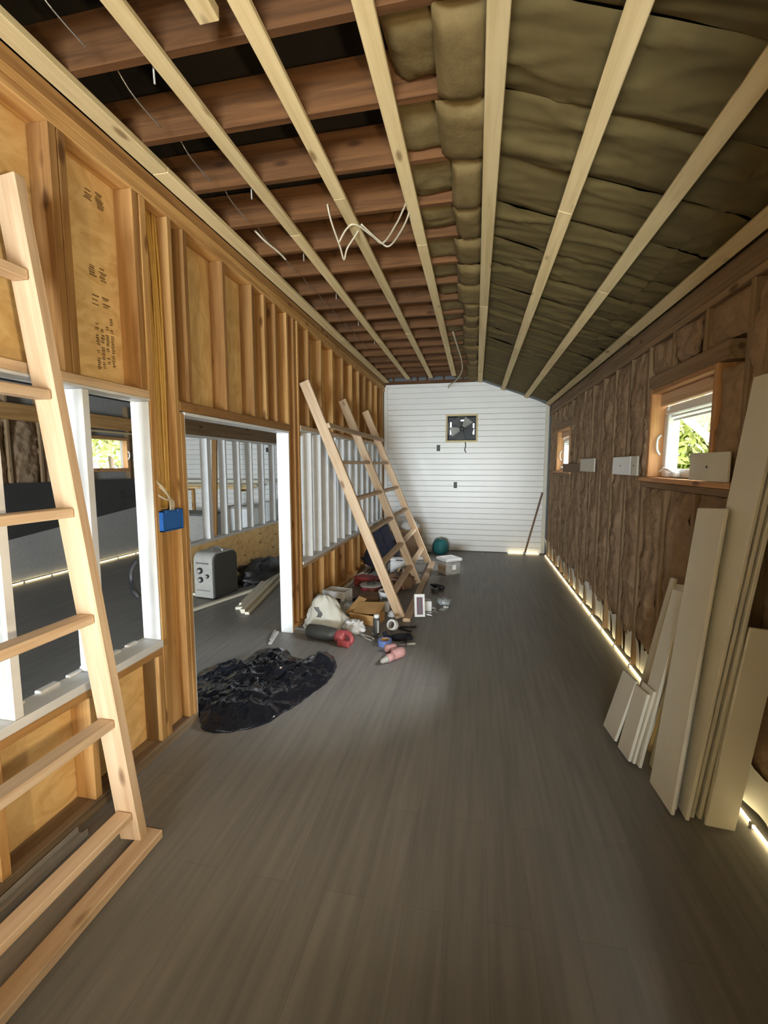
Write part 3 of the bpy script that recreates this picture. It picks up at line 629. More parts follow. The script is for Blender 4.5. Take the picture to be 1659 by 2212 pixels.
# ================================================================ THINGS
# ---- the wooden rail frames leaning on the partition --------------------------
def rail_frame(label, bases, tops, rz, top_cross=None, mat='pale', cat='ladder'):
    t = thing('ladder_frame', label, cat, bases[0]); o = Vector(bases[0])
    b = [Vector(p)-o for p in bases]; q = [Vector(p)-o for p in tops]
    for p0, p1 in zip(b, q):
        d = (p1-p0).normalized(); bar('rail', p0+d*0.035, p1, 0.10, 0.045, mat, t, (0, 1, 0), 0.004)
    def at(i, zz): k = zz/(q[i].z-b[i].z); return b[i]+(q[i]-b[i])*k
    for zz in rz:
        for i in range(len(b)-1):
            p0, p1 = at(i, zz), at(i+1, zz); d = (p1-p0).normalized()
            bar('rung', p0+d*0.024, p1-d*0.024, 0.07, 0.036, mat, t, (0, 0, 1), 0.004)
    d = (b[-1]-b[0]).normalized()
    bar('foot_plate', b[0]-d*0.05+Vector((0.055, 0, 0.02)), b[-1]+d*0.05+Vector((0.055, 0, 0.02)), 0.08, 0.038, mat, t, (0, 0, 1), 0.004)
    if top_cross:
        p0, p1 = at(0, top_cross)+Vector((0.078, 0, 0)), at(len(b)-1, top_cross)+Vector((0.078, 0, 0)); d = (p1-p0).normalized()
        bar('cross_bar', p0-d*0.06, p1+d*0.06, 0.05, 0.03, mat, t, (1, 0, 0.4))
    return t
rail_frame('nearest pale wooden ladder frame leaning at the left edge of the picture', [(-1.385, 1.485, 0), (-1.385, 0.28, 0)], [(-1.655, 1.395, 2.62), (-1.655, 0.19, 2.62)], (0.15, 0.56, 1.0, 1.42, 1.86, 2.28))
rail_frame('three-rail pale wooden ladder frame leaning over the clutter of tools', [(-0.72, 4.42, 0), (-0.72, 5.80, 0), (-0.72, 7.12, 0)], [(-1.63, 4.13, 2.40), (-1.63, 5.37, 2.40), (-1.63, 6.53, 2.40)], (0.27, 0.58, 0.92, 1.26, 1.63), top_cross=1.98)

# ---- cables and the blue box on the post ----------------------------------------
rc = random.Random(11)
for i in range(8):
    y = 2.165+0.014*i
    pts = [(XL-0.055+rc.uniform(-.006, .006), 2.155+0.016*i+rc.uniform(-.006, .006), 2.95), (XL-0.045, y+rc.uniform(-.012, .012), 2.6), (XL-0.043+rc.uniform(0, .01), y, 2.2), (XL-0.043, y+rc.uniform(-.008, .008), 1.75), (XL-0.042, 2.185+0.011*i, 1.36)]
    tag(tube_obj('power_cable', pts, 0.0068, 'yellow', None, 6), ('first', 'second', 'third', 'fourth', 'fifth', 'sixth', 'seventh', 'last')[i]+' yellow cable from the near side in the bundle above the blue box', 'cable', 'yellow cables beside the doorway')
eb = thing('electrical_box', 'bright blue plastic electrical box on the post beside the doorway', 'electrical box', (XL-0.045, 2.20, 1.235))
e_ = MB(); 
for a in ((-0.0, 0.07, -0.085, -0.080, 0, 0.115), (0.0, 0.07, 0.08, 0.085, 0, 0.115), (0.0, 0.07, -0.085, 0.085, 0, 0.006), (0.0, 0.07, -0.085, 0.085, 0.109, 0.115), (0.0, 0.006, -0.085, 0.085, 0, 0.115)): e_.box(*a)
obj('box_body', e_.mesh('box_body', M['blue']), eb); B('cover', 0.062, 0.068, -0.078, 0.078, 0.008, 0.107, 'blue', eb)
for y in (-0.05, 0.05): B('mounting_ear', 0.066, 0.072, y-0.012, y+0.012, 0.10, 0.118, 'blue', eb)
for i, (dy, hh) in enumerate(((-0.11, .24), (-0.085, .21), (-0.10, .16))):
    tag(tube_obj('white_wire', [(XL-0.02, 2.20+dy, 1.30+hh), (XL+0.015, 2.20+dy*0.5, 1.30+hh*0.72), (XL+0.02, 2.20-0.015+0.012*i, 1.40), (XL+0.012, 2.195+0.012*i, 1.34)], 0.006, 'wirewhite', None, 6), ('highest', 'middle', 'lowest')[i]+' of three white wires looping into the blue box', 'wire', 'white wires at the blue box')

# ---- cables hanging from the joists ----------------------------------------------
def cable(pts, label, r=0.006): return tag(tube_obj('ceiling_cable', pts, r, 'wirewhite', None, 7), label, 'cable')
cable([(-0.93, 2.79, 3.20), (-0.92, 2.83, 3.12), (-0.90, 2.95, 3.02), (-0.895, 3.02, 2.97), (-0.86, 2.98, 3.02), (-0.80, 2.98, 3.10), (-0.76, 2.98, 3.16)], 'white cable drooping in a sharp V beside the second strap')
cable([(-0.90, 2.93, 3.04), (-0.84, 2.90, 3.10), (-0.78, 2.90, 3.12), (-0.70, 3.02, 3.10), (-0.64, 3.08, 3.08), (-0.52, 2.92, 3.11), (-0.44, 2.80, 3.16)], 'upper of two white cables sagging between the joists')
cable([(-0.75, 2.92, 3.13), (-0.66, 3.05, 3.08), (-0.60, 3.09, 3.06), (-0.50, 2.96, 3.08), (-0.43, 2.84, 3.12), (-0.42, 2.79, 3.18)], 'lower of two white cables sagging between the joists')
cable([(-0.30, 5.5, 3.17), (-0.265, 5.8, 3.10), (-0.22, 6.4, 3.02), (-0.24, 6.9, 2.98), (-0.36, 7.5, 2.96), (-0.48, 7.9, 2.97), (-0.52, 8.31, 2.99)], 'long white cable curving down from the ridge to the end wall', 0.009)
cable([(-1.50, 2.95, 3.18), (-1.45, 3.0, 3.13), (-1.40, 3.10, 3.10), (-1.38, 3.18, 3.08)], 'short white cable end over the left wall top', 0.007)

# ---- end wall fittings --------------------------------------------------------------
vf = thing('exhaust_fan', 'square dark exhaust fan set in the end wall', 'fan', ((FX0+FX1)/2, YB, (FZ0+FZ1)/2)); hw, hh = (FX1-FX0)/2, (FZ1-FZ0)/2
B('frame_bar', -hw-0.03, hw+0.03, -0.012, 0.03, -hh-0.03, -hh, 'strap', vf); B('frame_bar', -hw-0.03, hw+0.03, -0.012, 0.03, hh, hh+0.03, 'strap', vf)
B('frame_bar', -hw-0.03, -hw, -0.012, 0.03, -hh, hh, 'strap', vf); B('frame_bar', hw, hw+0.03, -0.012, 0.03, -hh, hh, 'strap', vf)
B('duct_side', -hw, -hw+0.01, 0, 0.22, -hh, hh, 'black', vf, 0); B('duct_side', hw-0.01, hw, 0, 0.22, -hh, hh, 'black', vf, 0); B('duct_side', -hw+0.01, hw-0.01, 0, 0.22, -hh, -hh+0.01, 'black', vf, 0); B('duct_side', -hw+0.01, hw-0.01, 0, 0.22, hh-0.01, hh, 'black', vf, 0)
b_ = MB(); b_.box(-hw+.01, hw-.01, .21, .22, -hh+.01, -0.10); b_.box(-hw+.01, -hw+.035, .21, .22, -0.10, hh-.01); b_.box(hw-.035, hw-.01, .21, .22, -0.10, hh-.01)
b_.box(-hw+.06, -0.10, .21, .22, -0.10, hh-.01); b_.box(0.10, hw-.06, .21, .22, -0.10, hh-.01); b_.box(-0.10, 0.10, .21, .22, -0.10, hh-.075); b_.box(-0.10, 0.10, .21, .22, hh-.05, hh-.01); b_.box(-hw+.035, -hw+.06, .21, .22, 0.13, hh-.01); b_.box(hw-.06, hw-.035, .21, .22, 0.10, hh-.01)
obj('back_plate', b_.mesh('back_plate', M['black']), vf)
obj('hub', MB().lathe([(0.045, 0), (0.05, 0.04), (0.03, 0.06)], 14, Matrix.Rotation(R(90), 4, 'X')).mesh('hub', M['gunmetal'], True), vf, (0, 0.14, 0))
for k in range(5):
    bl_ = MB().grid(4, 5, lambda u, v: (0.04+0.17*v, -0.02+0.05*(u-.5), (u-0.5)*(0.06+0.12*v)))
    obj('blade', bl_.mesh('blade', M['lgrey' if k in (2, 4) else 'grey'], True), vf, (0, 0.11, 0), (0, R(72*k+20), 0))
tag(tube_obj('fan_cable', [(-0.20, YB-0.01, 2.02), (-0.19, YB-0.03, 1.95), (-0.205, YB-0.025, 1.88), (-0.18, YB-0.02, 1.83)], 0.008, 'black'), 'black wire tail hanging below the exhaust fan', 'cable')
def outlet(x, z, label):
    t = thing('outlet_box', label, 'outlet', (x, YB-0.012, z)); B('box_rim', -0.03, 0.03, -0.006, 0.01, -0.055, 0.055, 'black', t); B('receptacle', -0.018, 0.018, -0.010, -0.006, -0.04, 0.04, 'gunmetal', t)
outlet(-0.685, 1.915, 'upper small black outlet box on the end wall, left of the fan'); outlet(-0.365, 1.235, 'lower small black outlet box at the middle of the end wall')
pt = thing('pole', 'thin dark pole leaning in the far right corner', 'pole', (0.90, 8.22, 0)); obj('shaft', MB().tube([(0, 0, 0.05), (0.27, 0.075, 1.12)], 0.016, 8).mesh('shaft', M['browncard'], True), pt); obj('foot', MB().tube([(-0.012, 0, 0.0), (0, 0, 0.05)], 0.022, 8).mesh('foot', M['lgrey'], True), pt)

# ---- boards leaning on the right wall ---------------------------------------------
def lean(p0, p1, wdt, thk, label, side=None, mat='boardwhite'):
    p0, p1 = Vector(p0), Vector(p1); d = (p1-p0).normalized()
    s_ = Vector(side) if side else Vector((0, 1, 0)).cross(d)
    return tag(bar('siding_plank', p0, p1, wdt, thk, mat, None, s_, 0.002), label, 'plank', 'siding planks leaning on the right wall')
order = ('frontmost', 'second', 'third', 'fourth', 'fifth', 'sixth')
for i in range(2):
    lean((0.905+0.026*i, 2.205+0.03*i, 0.012), (1.083+0.022*i, 2.325+0.035*i, 1.40-0.03*i), 0.245-0.02*i, 0.015, ('front', 'second')[i]+' of two waist-high cream planks on the front of the nearest stack')
for i in range(4):
    lean((0.965+0.030*i, 2.185+0.006*i+0.012*(i % 2), 0.012), (1.185+0.0165*i, 2.165+0.012*i-0.02*(i % 3), 1.98-0.045*((i*2) % 5)), 0.215-0.012*(i % 3), 0.015, order[i]+' of the four tall cream planks in the nearest leaning stack')
lean((1.085, 2.065, 0.012), (1.178, 2.04, 0.93), 0.12, 0.014, 'short shaded plank on the near side of the tall leaning stack', (0.05, -1, 0.1))
lean((0.95, 2.39, 0.012), (1.18, 2.50, 1.36), 0.15, 0.015, 'medium tall plank showing left of the nearest leaning stack')
lean((0.875, 2.47, 0.012), (1.088, 2.60, 0.93), 0.14, 0.015, 'plank with a notched top between the tall and short leaning planks')
lean((0.90, 2.55, 0.012), (1.185, 2.70, 0.86), 0.16, 0.015, 'cream plank leaning behind the two short offcuts')
lean((0.93, 2.74, 0.012), (1.188, 2.93, 0.92), 0.05, 0.020, 'narrow leaning trim at the far end of the plank pile')
lean((0.955, 2.67, 0.012), (1.20, 2.86, 0.90), 0.10, 0.015, 'far leaning plank beside the narrow trim')
lean((0.975, 2.60, 0.012), (1.215, 2.79, 0.87), 0.07, 0.018, 'dark-edged leaning trim behind the far planks', None, 'strap')
lean((0.815, 2.715, 0.012), (0.925, 2.76, 0.36), 0.20, 0.016, 'short offcut lowest on the front of the leaning pile')
lean((0.835, 2.52, 0.012), (0.928, 2.575, 0.37), 0.16, 0.016, 'second short offcut resting on the front of the leaning pile')
lean((0.854, 2.505, 0.012), (0.952, 2.555, 0.40), 0.15, 0.014, 'short offcut hidden behind the second one on the leaning pile')

# ---- black plastic sheet in front of the doorway ---------------------------------
import bmesh
bs = MB()
outline = [(-1.68, 2.385), (-1.58, 2.27), (-1.40, 2.29), (-1.24, 2.42), (-1.14, 2.66), (-1.05, 2.98), (-1.05, 3.24), (-1.17, 3.38), (-1.42, 3.33), (-1.62, 3.48), (-1.80, 3.44), (-1.84, 3.18), (-2.02, 3.05), (-2.06, 2.86), (-2.02, 2.62), (-1.84, 2.42)]
op = [Vector((p[0], p[1], 0)) for p in outline]; op = smoothpath([p for p in op]+[op[0]], 11)[:-1]; cx, cy = -1.48, 2.86; NR = 56
for j in range(NR+1):
    q = j/NR
    for p in op:
        x, y = cx+(p.x-cx)*q, cy+(p.y-cy)*q
        e = max(0, 1-q**3)
        rd = lambda f, o, p: (1-abs(nz(x*f+o, y*f*0.8, o)))**p; act = 0.35+0.65*min(1, max(0, 0.5+1.6*nz(x*2.4+9, y*2.4, 3)))
        h = e*(0.035+0.05*max(0, fbm(x*3.2+4, y*3.2)+0.5)) + (0.055*rd(5, 1.3, 5)+0.035*rd(11, 4.1, 4)+0.016*rd(23, 7.7, 3))*(0.2+0.8*e)*act
        h += 0.07*math.exp(-((x+1.15)**2/0.012+(y-3.22)**2/0.02)) + 0.05*math.exp(-((x+1.60)**2/0.02+(y-2.42)**2/0.02))
        if q == 1: h = 0.002
        bs.v.append((x+0.02*nz(y*14, x*14), y+0.02*nz(x*13, y*12, 4), h))
m_ = len(op)
for j in range(NR):
    for k in range(m_): bs.f.append((j*m_+k, j*m_+(k+1) % m_, (j+1)*m_+(k+1) % m_, (j+1)*m_+k))
bs.f.append(tuple(NR*m_+k for k in range(m_)))
tag(obj('plastic_sheet', bs.mesh('plastic_sheet', M['gloss'], True)), 'crumpled glossy black plastic sheet on the floor before the doorway', 'plastic sheet')
tag(bar('threshold_strip', (-1.835, 3.84, 0.008), (-1.775, 3.55, 0.008), 0.03, 0.014, 'white', None, (0, 0, 1)), 'white strip lying across the floor at the doorway corner', 'trim')
tag(bar('threshold_strip', (-1.86, 3.84, 0.022), (-1.80, 3.62, 0.022), 0.02, 0.012, 'lgrey', None, (0, 0, 1)), 'grey strip beside the white one at the doorway corner', 'trim')

# ---- things in the room beyond the doorway -----------------------------------------
ht = thing('heater', 'boxy grey portable heater with dark side and three dials', 'heater', (-3.13, 4.88, 0), R(-8))
def hprof(y0, y1, z0, z1, r_):
    p = [(y0, z0), (y1, z0)]
    for k in range(7): a = R(90*k/6); p.append((y1-r_+r_*math.cos(a), z1-r_+r_*math.sin(a)))
    for k in range(7): a = R(90+90*k/6); p.append((y0+r_+r_*math.cos(a), z1-r_+r_*math.sin(a)))
    return p
HX = Matrix(((0, 0, 1, 0), (1, 0, 0, 0), (0, 1, 0, 0), (0, 0, 0, 1)))
obj('shell', MB().prism(hprof(-0.22, 0.22, 0.02, 0.56, 0.10), -0.14, 0.13, HX).mesh('shell', M['lgrey']), ht); obj('side_panel', MB().prism(hprof(-0.205, 0.21, 0.03, 0.545, 0.09), 0.13, 0.15, HX).mesh('side_panel', M['gunmetal']), ht)
B('foot', -0.12, 0.14, -0.20, -0.16, 0, 0.02, 'black', ht); B('foot', -0.12, 0.14, 0.16, 0.20, 0, 0.02, 'black', ht)
for x, z_, r_ in ((-0.045, 0.345, 0.038), (0.06, 0.285, 0.024), (-0.04, 0.235, 0.034)):
    k_ = obj('dial', MB().lathe([(r_, 0), (r_, 0.018), (r_*0.8, 0.022)], 18, Matrix.Rotation(R(90), 4, 'X')).mesh('dial', M['black'], True), ht, (x, -0.221, z_)); obj('dial_cap', MB().lathe([(r_*0.62, 0.02), (r_*0.6, 0.032)], 14, Matrix.Rotation(R(90), 4, 'X')).mesh('dial_cap', M['lgrey'], True), k_)
tube_obj('handle', [(-0.06, 0, 0.54), (-0.04, 0, 0.585), (0.03, 0, 0.60), (0.09, 0, 0.585), (0.11, 0, 0.54)], 0.010, 'steel', ht)
for z_, n_ in ((0.425, 9), (0.10, 11)):
    mk = MB(); 
    for i in range(n_): mk.box(-0.105+i*0.19/n_, -0.105+(i+0.72)*0.19/n_, -0.2225, -0.2205, z_, z_+(0.02 if n_ == 9 else 0.010))
    obj('printed_line', mk.mesh('printed_line', M['grey']), ht)
tag(bar('trim_board', (-3.02, 4.20, 0.02), (-2.70, 5.25, 0.02), 0.05, 0.03, 'boardwhite', None, (0, 0, 1)), 'long white trim board on the floor before the heater', 'trim')
tag(bar('trim_board', (-3.36, 4.75, 0.02), (-3.30, 5.9, 0.02), 0.06, 0.03, 'boardwhite', None, (0, 0, 1)), 'white trim board along the foot of the second partition', 'trim')
rb = random.Random(3)
for i in range(7):
    r_, c_ = divmod(i, 4)
    x0, y0 = -2.56+0.062*c_+0.02*r_, 4.42-0.06*c_+rb.uniform(-.08, .05)
    tag(bar('trim_length', (x0, y0, 0.018+0.034*r_), (x0-0.42+0.02*c_, y0+1.9, 0.018+0.034*r_), 0.05, 0.03, 'boardwhite', None, (0, 0, 1)), ('first', 'second', 'third', 'fourth')[c_]+(' lower', ' upper')[r_]+' white trim length from the heater side in the bundle beyond the doorway', 'trim', 'bundle of white trim beyond the doorway')
tag(obj('rubbish_bag', blob_mesh('rubbish_bag', 0.24, 0.52, 0.16, M['black'], 0.35, 2.2, 4.0, crease=0.15), None, (-2.98, 5.75, 0), (0, 0, R(4))), 'low black rubbish bag on the floor beside the heater', 'bag')
tg = thing('corded_tool', 'dark corded tool lying on the sill above the heater', 'tool', (-3.455, 4.72, 0.636)); B('tool_body', -0.035, 0.04, -0.12, 0.10, 0, 0.07, 'gunmetal', tg, 0.012); B('tool_handle', -0.015, 0.015, 0.04, 0.07, 0.06, 0.17, 'black', tg, 0.008); B('tool_cap', -0.02, 0.02, -0.08, -0.03, 0.07, 0.12, 'boardwhite', tg, 0.01)
tag(tube_obj('hanging_cord', [(XB-0.02, 2.085, 1.08), (XB-0.035, 2.06, 1.03), (XB-0.03, 2.05, 0.98), (XB-0.045, 2.07, 0.92), (XB-0.02, 2.085, 0.87)], 0.016, 'black'), 'black cord hanging behind the near opening jamb', 'cord')

# ---- along the partition: trim, near channel -----------------------------------------
tag(bar('trim_board', (-1.655, 4.85, 0.012), (-1.60, 6.75, 0.012), 0.06, 0.02, 'white', None, (0, 0, 1)), 'long white trim board on the floor along the partition', 'trim')
tag(bar('trim_board', (-1.585, 5.0, 0.008), (-1.54, 6.72, 0.008), 0.022, 0.012, 'white', None, (0, 0, 1)), 'thin white strip on the floor beside the long trim board', 'trim')
ch = MB(); ch.prism([(-.028, 0), (.028, 0), (.028, .03), (.022, .03), (.022, .006), (-.022, .006), (-.022, .03), (-.028, .03)], -0.75, 0.75, Matrix(((1, 0, 0, 0), (0, 0, 1, 0), (0, 1, 0, 0), (0, 0, 0, 1))))
tag(obj('metal_channel', ch.mesh('metal_channel', M['lgrey']), None, (-1.635, 0.73, 0.0), (0, 0, R(0.8))), 'shiny metal channel on the floor under the near ladder frame', 'metal channel')

# ---- the clutter on the floor -----------------------------------------------------
sk = thing('paper_sack', 'crumpled off-white sack standing against the post by the doorway', 'sack', (-1.40, 4.08, 0), R(14))
def sackfn(u, v):
    a = u*2*math.pi; k = (1-v); rx, ry = 0.235*(0.22+0.78*k**0.7), 0.15*(0.25+0.75*k**0.8)
    q = 1+0.22*fbm(math.cos(a)*1.8, math.sin(a)*1.8, v*3)+0.13*abs(nz(math.cos(a)*4, math.sin(a)*4, v*6))
    return (rx*math.cos(a)*q-0.05*v, ry*math.sin(a)*q+0.04*v, 0.31*v*(1+0.10*nz(math.cos(a)*2, math.sin(a)*2, 7)))
s_ = MB().grid(36, 14, sackfn); s_.f.append(tuple(14*37+k for k in range(36))); obj('sack_body', s_.mesh('sack_body', M['sack'], True), sk)
obj('sack_print', MB().grid(5, 6, lambda u, v: (lambda p: (p[0]*1.02, p[1]*1.03-0.002, p[2]))(sackfn(0.655+0.05*u+0.02*math.sin(v*5), 0.42+0.30*v))).mesh('sack_print', M['grey'], True), sk)
tag(obj('crumpled_paper', blob_mesh('crumpled_paper', 0.10, 0.08, 0.075, M['paper'], 0.5, 3.5, 2.0, crease=0.2), None, (-1.12, 4.00, 0)), 'crumpled white paper between the sack and the red saw', 'paper')
tag(obj('crumpled_paper', blob_mesh('crumpled_paper', 0.05, 0.05, 0.04, M['paper'], 0.5, 3.0, 8.0, crease=0.2), None, (-0.83, 4.52, 0)), 'small white paper scrap beside the bucket', 'paper')
bx_ = thing('open_tray_box', 'white open-topped box with a dark front window behind the sack', 'box', (-1.52, 4.75, 0), R(-12))
for a in ((-0.14, -0.125, -0.10, 0.10, 0, 0.19), (0.125, 0.14, -0.10, 0.10, 0, 0.19), (-0.125, 0.125, 0.085, 0.10, 0, 0.19), (-0.125, 0.125, -0.10, -0.085, 0, 0.19)): B('box_wall', *a, 'paper', bx_, 0.003)
B('box_base', -0.125, 0.125, -0.085, 0.085, 0, 0.01, 'grey', bx_); B('rim', -0.145, 0.145, -0.105, -0.08, 0.185, 0.195, 'paper', bx_); B('front_window', -0.10, 0.10, -0.104, -0.1005, 0.02, 0.12, 'gunmetal', bx_); B('contents', -0.11, 0.11, -0.07, 0.07, 0.01, 0.12, 'gunmetal', bx_)
tag(obj('clear_bag', blob_mesh('clear_bag', 0.085, 0.12, 0.08, M['clear'], 0.5, 3.0, 5.0, crease=0.25), None, (-1.345, 4.50, 0)), 'cloudy plastic bag crumpled in front of the white open box', 'bag')
# reciprocating saw
sw = thing('reciprocating_saw', 'power saw with dark grey body and red handle beside the sack', 'power saw', (-1.26, 3.74, 0), R(-12))
RX = Matrix.Rotation(R(90), 4, 'Y')
obj('body', MB().lathe([(0.035, -0.26), (0.062, -0.24), (0.068, -0.10), (0.062, 0.0), (0.052, 0.06)], 16, Matrix.Translation((0, 0, 0.066)) @ RX).mesh('body', M['gunmetal'], True), sw)
obj('motor', MB().lathe([(0.052, 0.055), (0.06, 0.08), (0.058, 0.13), (0.045, 0.15)], 16, Matrix.Translation((0, 0, 0.062)) @ RX).mesh('motor', M['red'], True), sw)
obj('handle', MB().tube(smoothpath([(0.10, 0, 0.10), (0.17, 0.0, 0.105), (0.215, -0.02, 0.08), (0.22, -0.03, 0.04), (0.17, -0.03, 0.025), (0.11, -0.02, 0.03)]), 0.022, 8).mesh('handle', M['red'], True), sw)
B('battery', 0.10, 0.22, -0.085, -0.03, 0.0, 0.055, 'red', sw, 0.01); B('blade', -0.40, -0.25, -0.002, 0.002, 0.055, 0.075, 'steel', sw, 0)
# pliers pair
def pliers(x, y, rz, label, m='lgrey'):
    t = thing('pliers', label, 'pliers', (x, y, 0), rz)
    obj('jaws', MB().prism([(-.012, 0), (.012, 0), (.016, .03), (.004, .07), (-.004, .07), (-.016, .03)], 0, 0.014).mesh('jaws', M['steel']), t)
    for q in (-1, 1): tube_obj('grip', [(0.006*q, 0, 0.008), (0.022*q, -0.04, 0.008), (0.02*q, -0.12, 0.008)], 0.008, m, t)
pliers(-0.99, 3.90, R(55), 'grey-handled pliers lying right of the red saw handle'); pliers(-0.90, 3.93, R(30), 'dark-handled pliers lying just left of the spray can', 'gunmetal')
# open cardboard box
cb = thing('cardboard_box', 'small open tan cardboard box behind the spray can', 'box', (-1.07, 4.33, 0), R(-14))
for a in ((-0.15, 0.15, -0.11, -0.105, 0, 0.10), (-0.15, 0.15, 0.105, 0.11, 0, 0.10), (-0.15, -0.145, -0.105, 0.105, 0, 0.10), (0.145, 0.15, -0.105, 0.105, 0, 0.10), (-0.145, 0.145, -0.105, 0.105, 0, 0.006)): B('box_wall', *a, 'card', cb, 0)
fl_ = B('flap', -0.15, 0.15, 0, 0.20, 0, 0.004, 'card', cb, 0); fl_.location = (0.01, 0.03, 0.13); fl_.rotation_euler = (R(20), R(-5), R(6))
fl2 = B('flap', -0.13, 0.13, -0.05, 0.05, 0, 0.004, 'card', cb, 0); fl2.location = (-0.16, 0.06, 0.12); fl2.rotation_euler = (R(10), R(-28), R(80))
# spray can
sc = thing('spray_can', 'dark spray can with a silver cap standing in front of the cardboard box', 'spray can', (-0.895, 4.0, 0))
obj('can', MB().lathe([(0.031, 0), (0.033, 0.006), (0.033, 0.145), (0.027, 0.158)], 18).mesh('can', M['gunmetal'], True), sc); obj('cap', MB().lathe([(0.026, 0.156), (0.026, 0.185), (0.022, 0.19)], 16).mesh('cap', M['vinyl'], True), sc); B('label_stripe', 0.012, 0.030, -0.031, -0.024, 0.02, 0.14, 'lgrey', sc, 0.002)
def tape(x, y, z, r_, h, m, label, rot=(0, 0, 0), core='card'):
    t = tag(obj('tape_roll', None, None, (x, y, z), rot), label, 'tape'); ri = r_*0.62
    def ring(a, b_, h): 
        mb = MB(); n = 24
        for rr, zz in ((a, 0), (b_, 0), (b_, h), (a, h)):
            for k in range(n): mb.v.append((rr*math.cos(2*math.pi*k/n), rr*math.sin(2*math.pi*k/n), zz))
        for i in range(4):
            for k in range(n): mb.f.append((i*n+k, i*n+(k+1) % n, ((i+1) % 4)*n+(k+1) % n, ((i+1) % 4)*n+k))
        return mb
    obj('tape', ring(ri+0.003, r_, h).mesh('tape', M[m], False), t); obj('core', ring(ri, ri+0.003, h).mesh('core', M[core], False), t); return t
tape(-0.765, 3.76, 0, 0.062, 0.05, 'bluetape', 'roll of blue masking tape lying in front of the spray can')
tape(-0.75, 4.12, 0.052, 0.052, 0.045, 'paper', 'roll of white tape standing tilted behind the black glove', (R(68), 0, R(-25)), 'lgrey')
gl = thing('work_glove', 'limp black work glove beside the blue tape', 'glove', (-0.665, 3.91, 0), R(25))
obj('palm', blob_mesh('palm', 0.075, 0.055, 0.03, M['navy'], 0.3, 3.0, 1.0, 18), gl)
for k in range(4): tube_obj('finger', [(0.05, -0.035+0.023*k, 0.02), (0.09, -0.042+0.026*k, 0.024), (0.12+0.008*(k % 2), -0.05+0.028*k, 0.014)], 0.012, 'navy', gl)
tube_obj('thumb', [(0.0, -0.045, 0.02), (0.03, -0.085, 0.022), (0.05, -0.10, 0.014)], 0.013, 'navy', gl); tube_obj('cuff', [(-0.06, 0, 0.022), (-0.11, 0.015, 0.03), (-0.13, 0.03, 0.07)], 0.022, 'navy', gl)
sd = thing('screwdriver', 'slim silver screwdriver lying behind the pink impact driver', 'screwdriver', (-0.57, 3.79, 0.006), R(20)); tube_obj('shaft', [(-0.10, 0, 0), (0.0, 0, 0)], 0.005, 'steel', sd); tube_obj('handle', [(0, 0, 0.004), (0.03, 0, 0.004), (0.075, 0, 0.004)], 0.010, 'lgrey', sd)
# impact driver
idr = thing('impact_driver', 'faded red and pink impact driver lying nearest on the open floor', 'power tool', (-0.62, 3.48, 0), R(56))
obj('gearbox', MB().lathe([(0.012, -0.165), (0.02, -0.15), (0.024, -0.12), (0.03, -0.10)], 14, Matrix.Translation((0, 0, 0.034)) @ RX).mesh('gearbox', M['lgrey'], True), idr)
obj('nose', MB().lathe([(0.028, -0.10), (0.034, -0.085), (0.034, -0.03)], 14, Matrix.Translation((0, 0, 0.036)) @ RX).mesh('nose', M['pink'], True), idr)
obj('motor_body', MB().lathe([(0.034, -0.03), (0.042, -0.01), (0.044, 0.06), (0.036, 0.09)], 16, Matrix.Translation((0, 0, 0.044)) @ RX).mesh('motor_body', M['pink'], True), idr)
bar('grip', (0.03, 0.02, 0.032), (0.075, 0.12, 0.03), 0.042, 0.036, 'pink', idr, (0, 0, 1), 0.012)
obj('battery', bevel_box_mesh('battery', 0.105, 0.05, 0.06, M['pink'], 0.01), idr, (0.085, 0.14, 0.031), (0, 0, R(-25))); B('trigger', -0.005, 0.02, 0.035, 0.055, 0.02, 0.05, 'black', idr, 0.004)
for k, (a, b_) in enumerate((((-0.70, 4.20, 0.009), (-0.545, 4.235, 0.009)), ((-0.71, 4.17, 0.009), (-0.58, 4.10, 0.009)))):
    tag(obj('black_bar', MB().tube([a, b_], 0.009, 8).mesh('black_bar', M['black'], True)), ('upper', 'lower')[k]+' of two black rods on the floor right of the white tape', 'rod')
# white bucket
bk = thing('paint_bucket', 'white plastic bucket with a wire handle under the ladder frame', 'bucket', (-0.93, 4.72, 0))
obj('bucket_wall', MB().lathe([(0.078, 0.0), (0.098, 0.20), (0.104, 0.205), (0.104, 0.217), (0.094, 0.217), (0.090, 0.20), (0.074, 0.012), (0.001, 0.010)], 22).mesh('bucket_wall', M['vinyl'], True), bk)
tube_obj('wire_handle', [(-0.10, 0, 0.19), (-0.07, -0.07, 0.17), (0, -0.11, 0.155), (0.07, -0.07, 0.17), (0.10, 0, 0.19)], 0.0035, 'black', bk); B('label_band', -0.045, 0.045, -0.101, -0.088, 0.125, 0.175, 'grey', bk); B('label_patch', 0.035, 0.075, -0.08, -0.06, 0.04, 0.10, 'old', bk)
tag(B('carton', -1.27, -1.04, 4.74, 4.95, 0, 0.13, 'browncard'), 'closed dark brown carton left of the white bucket', 'box')
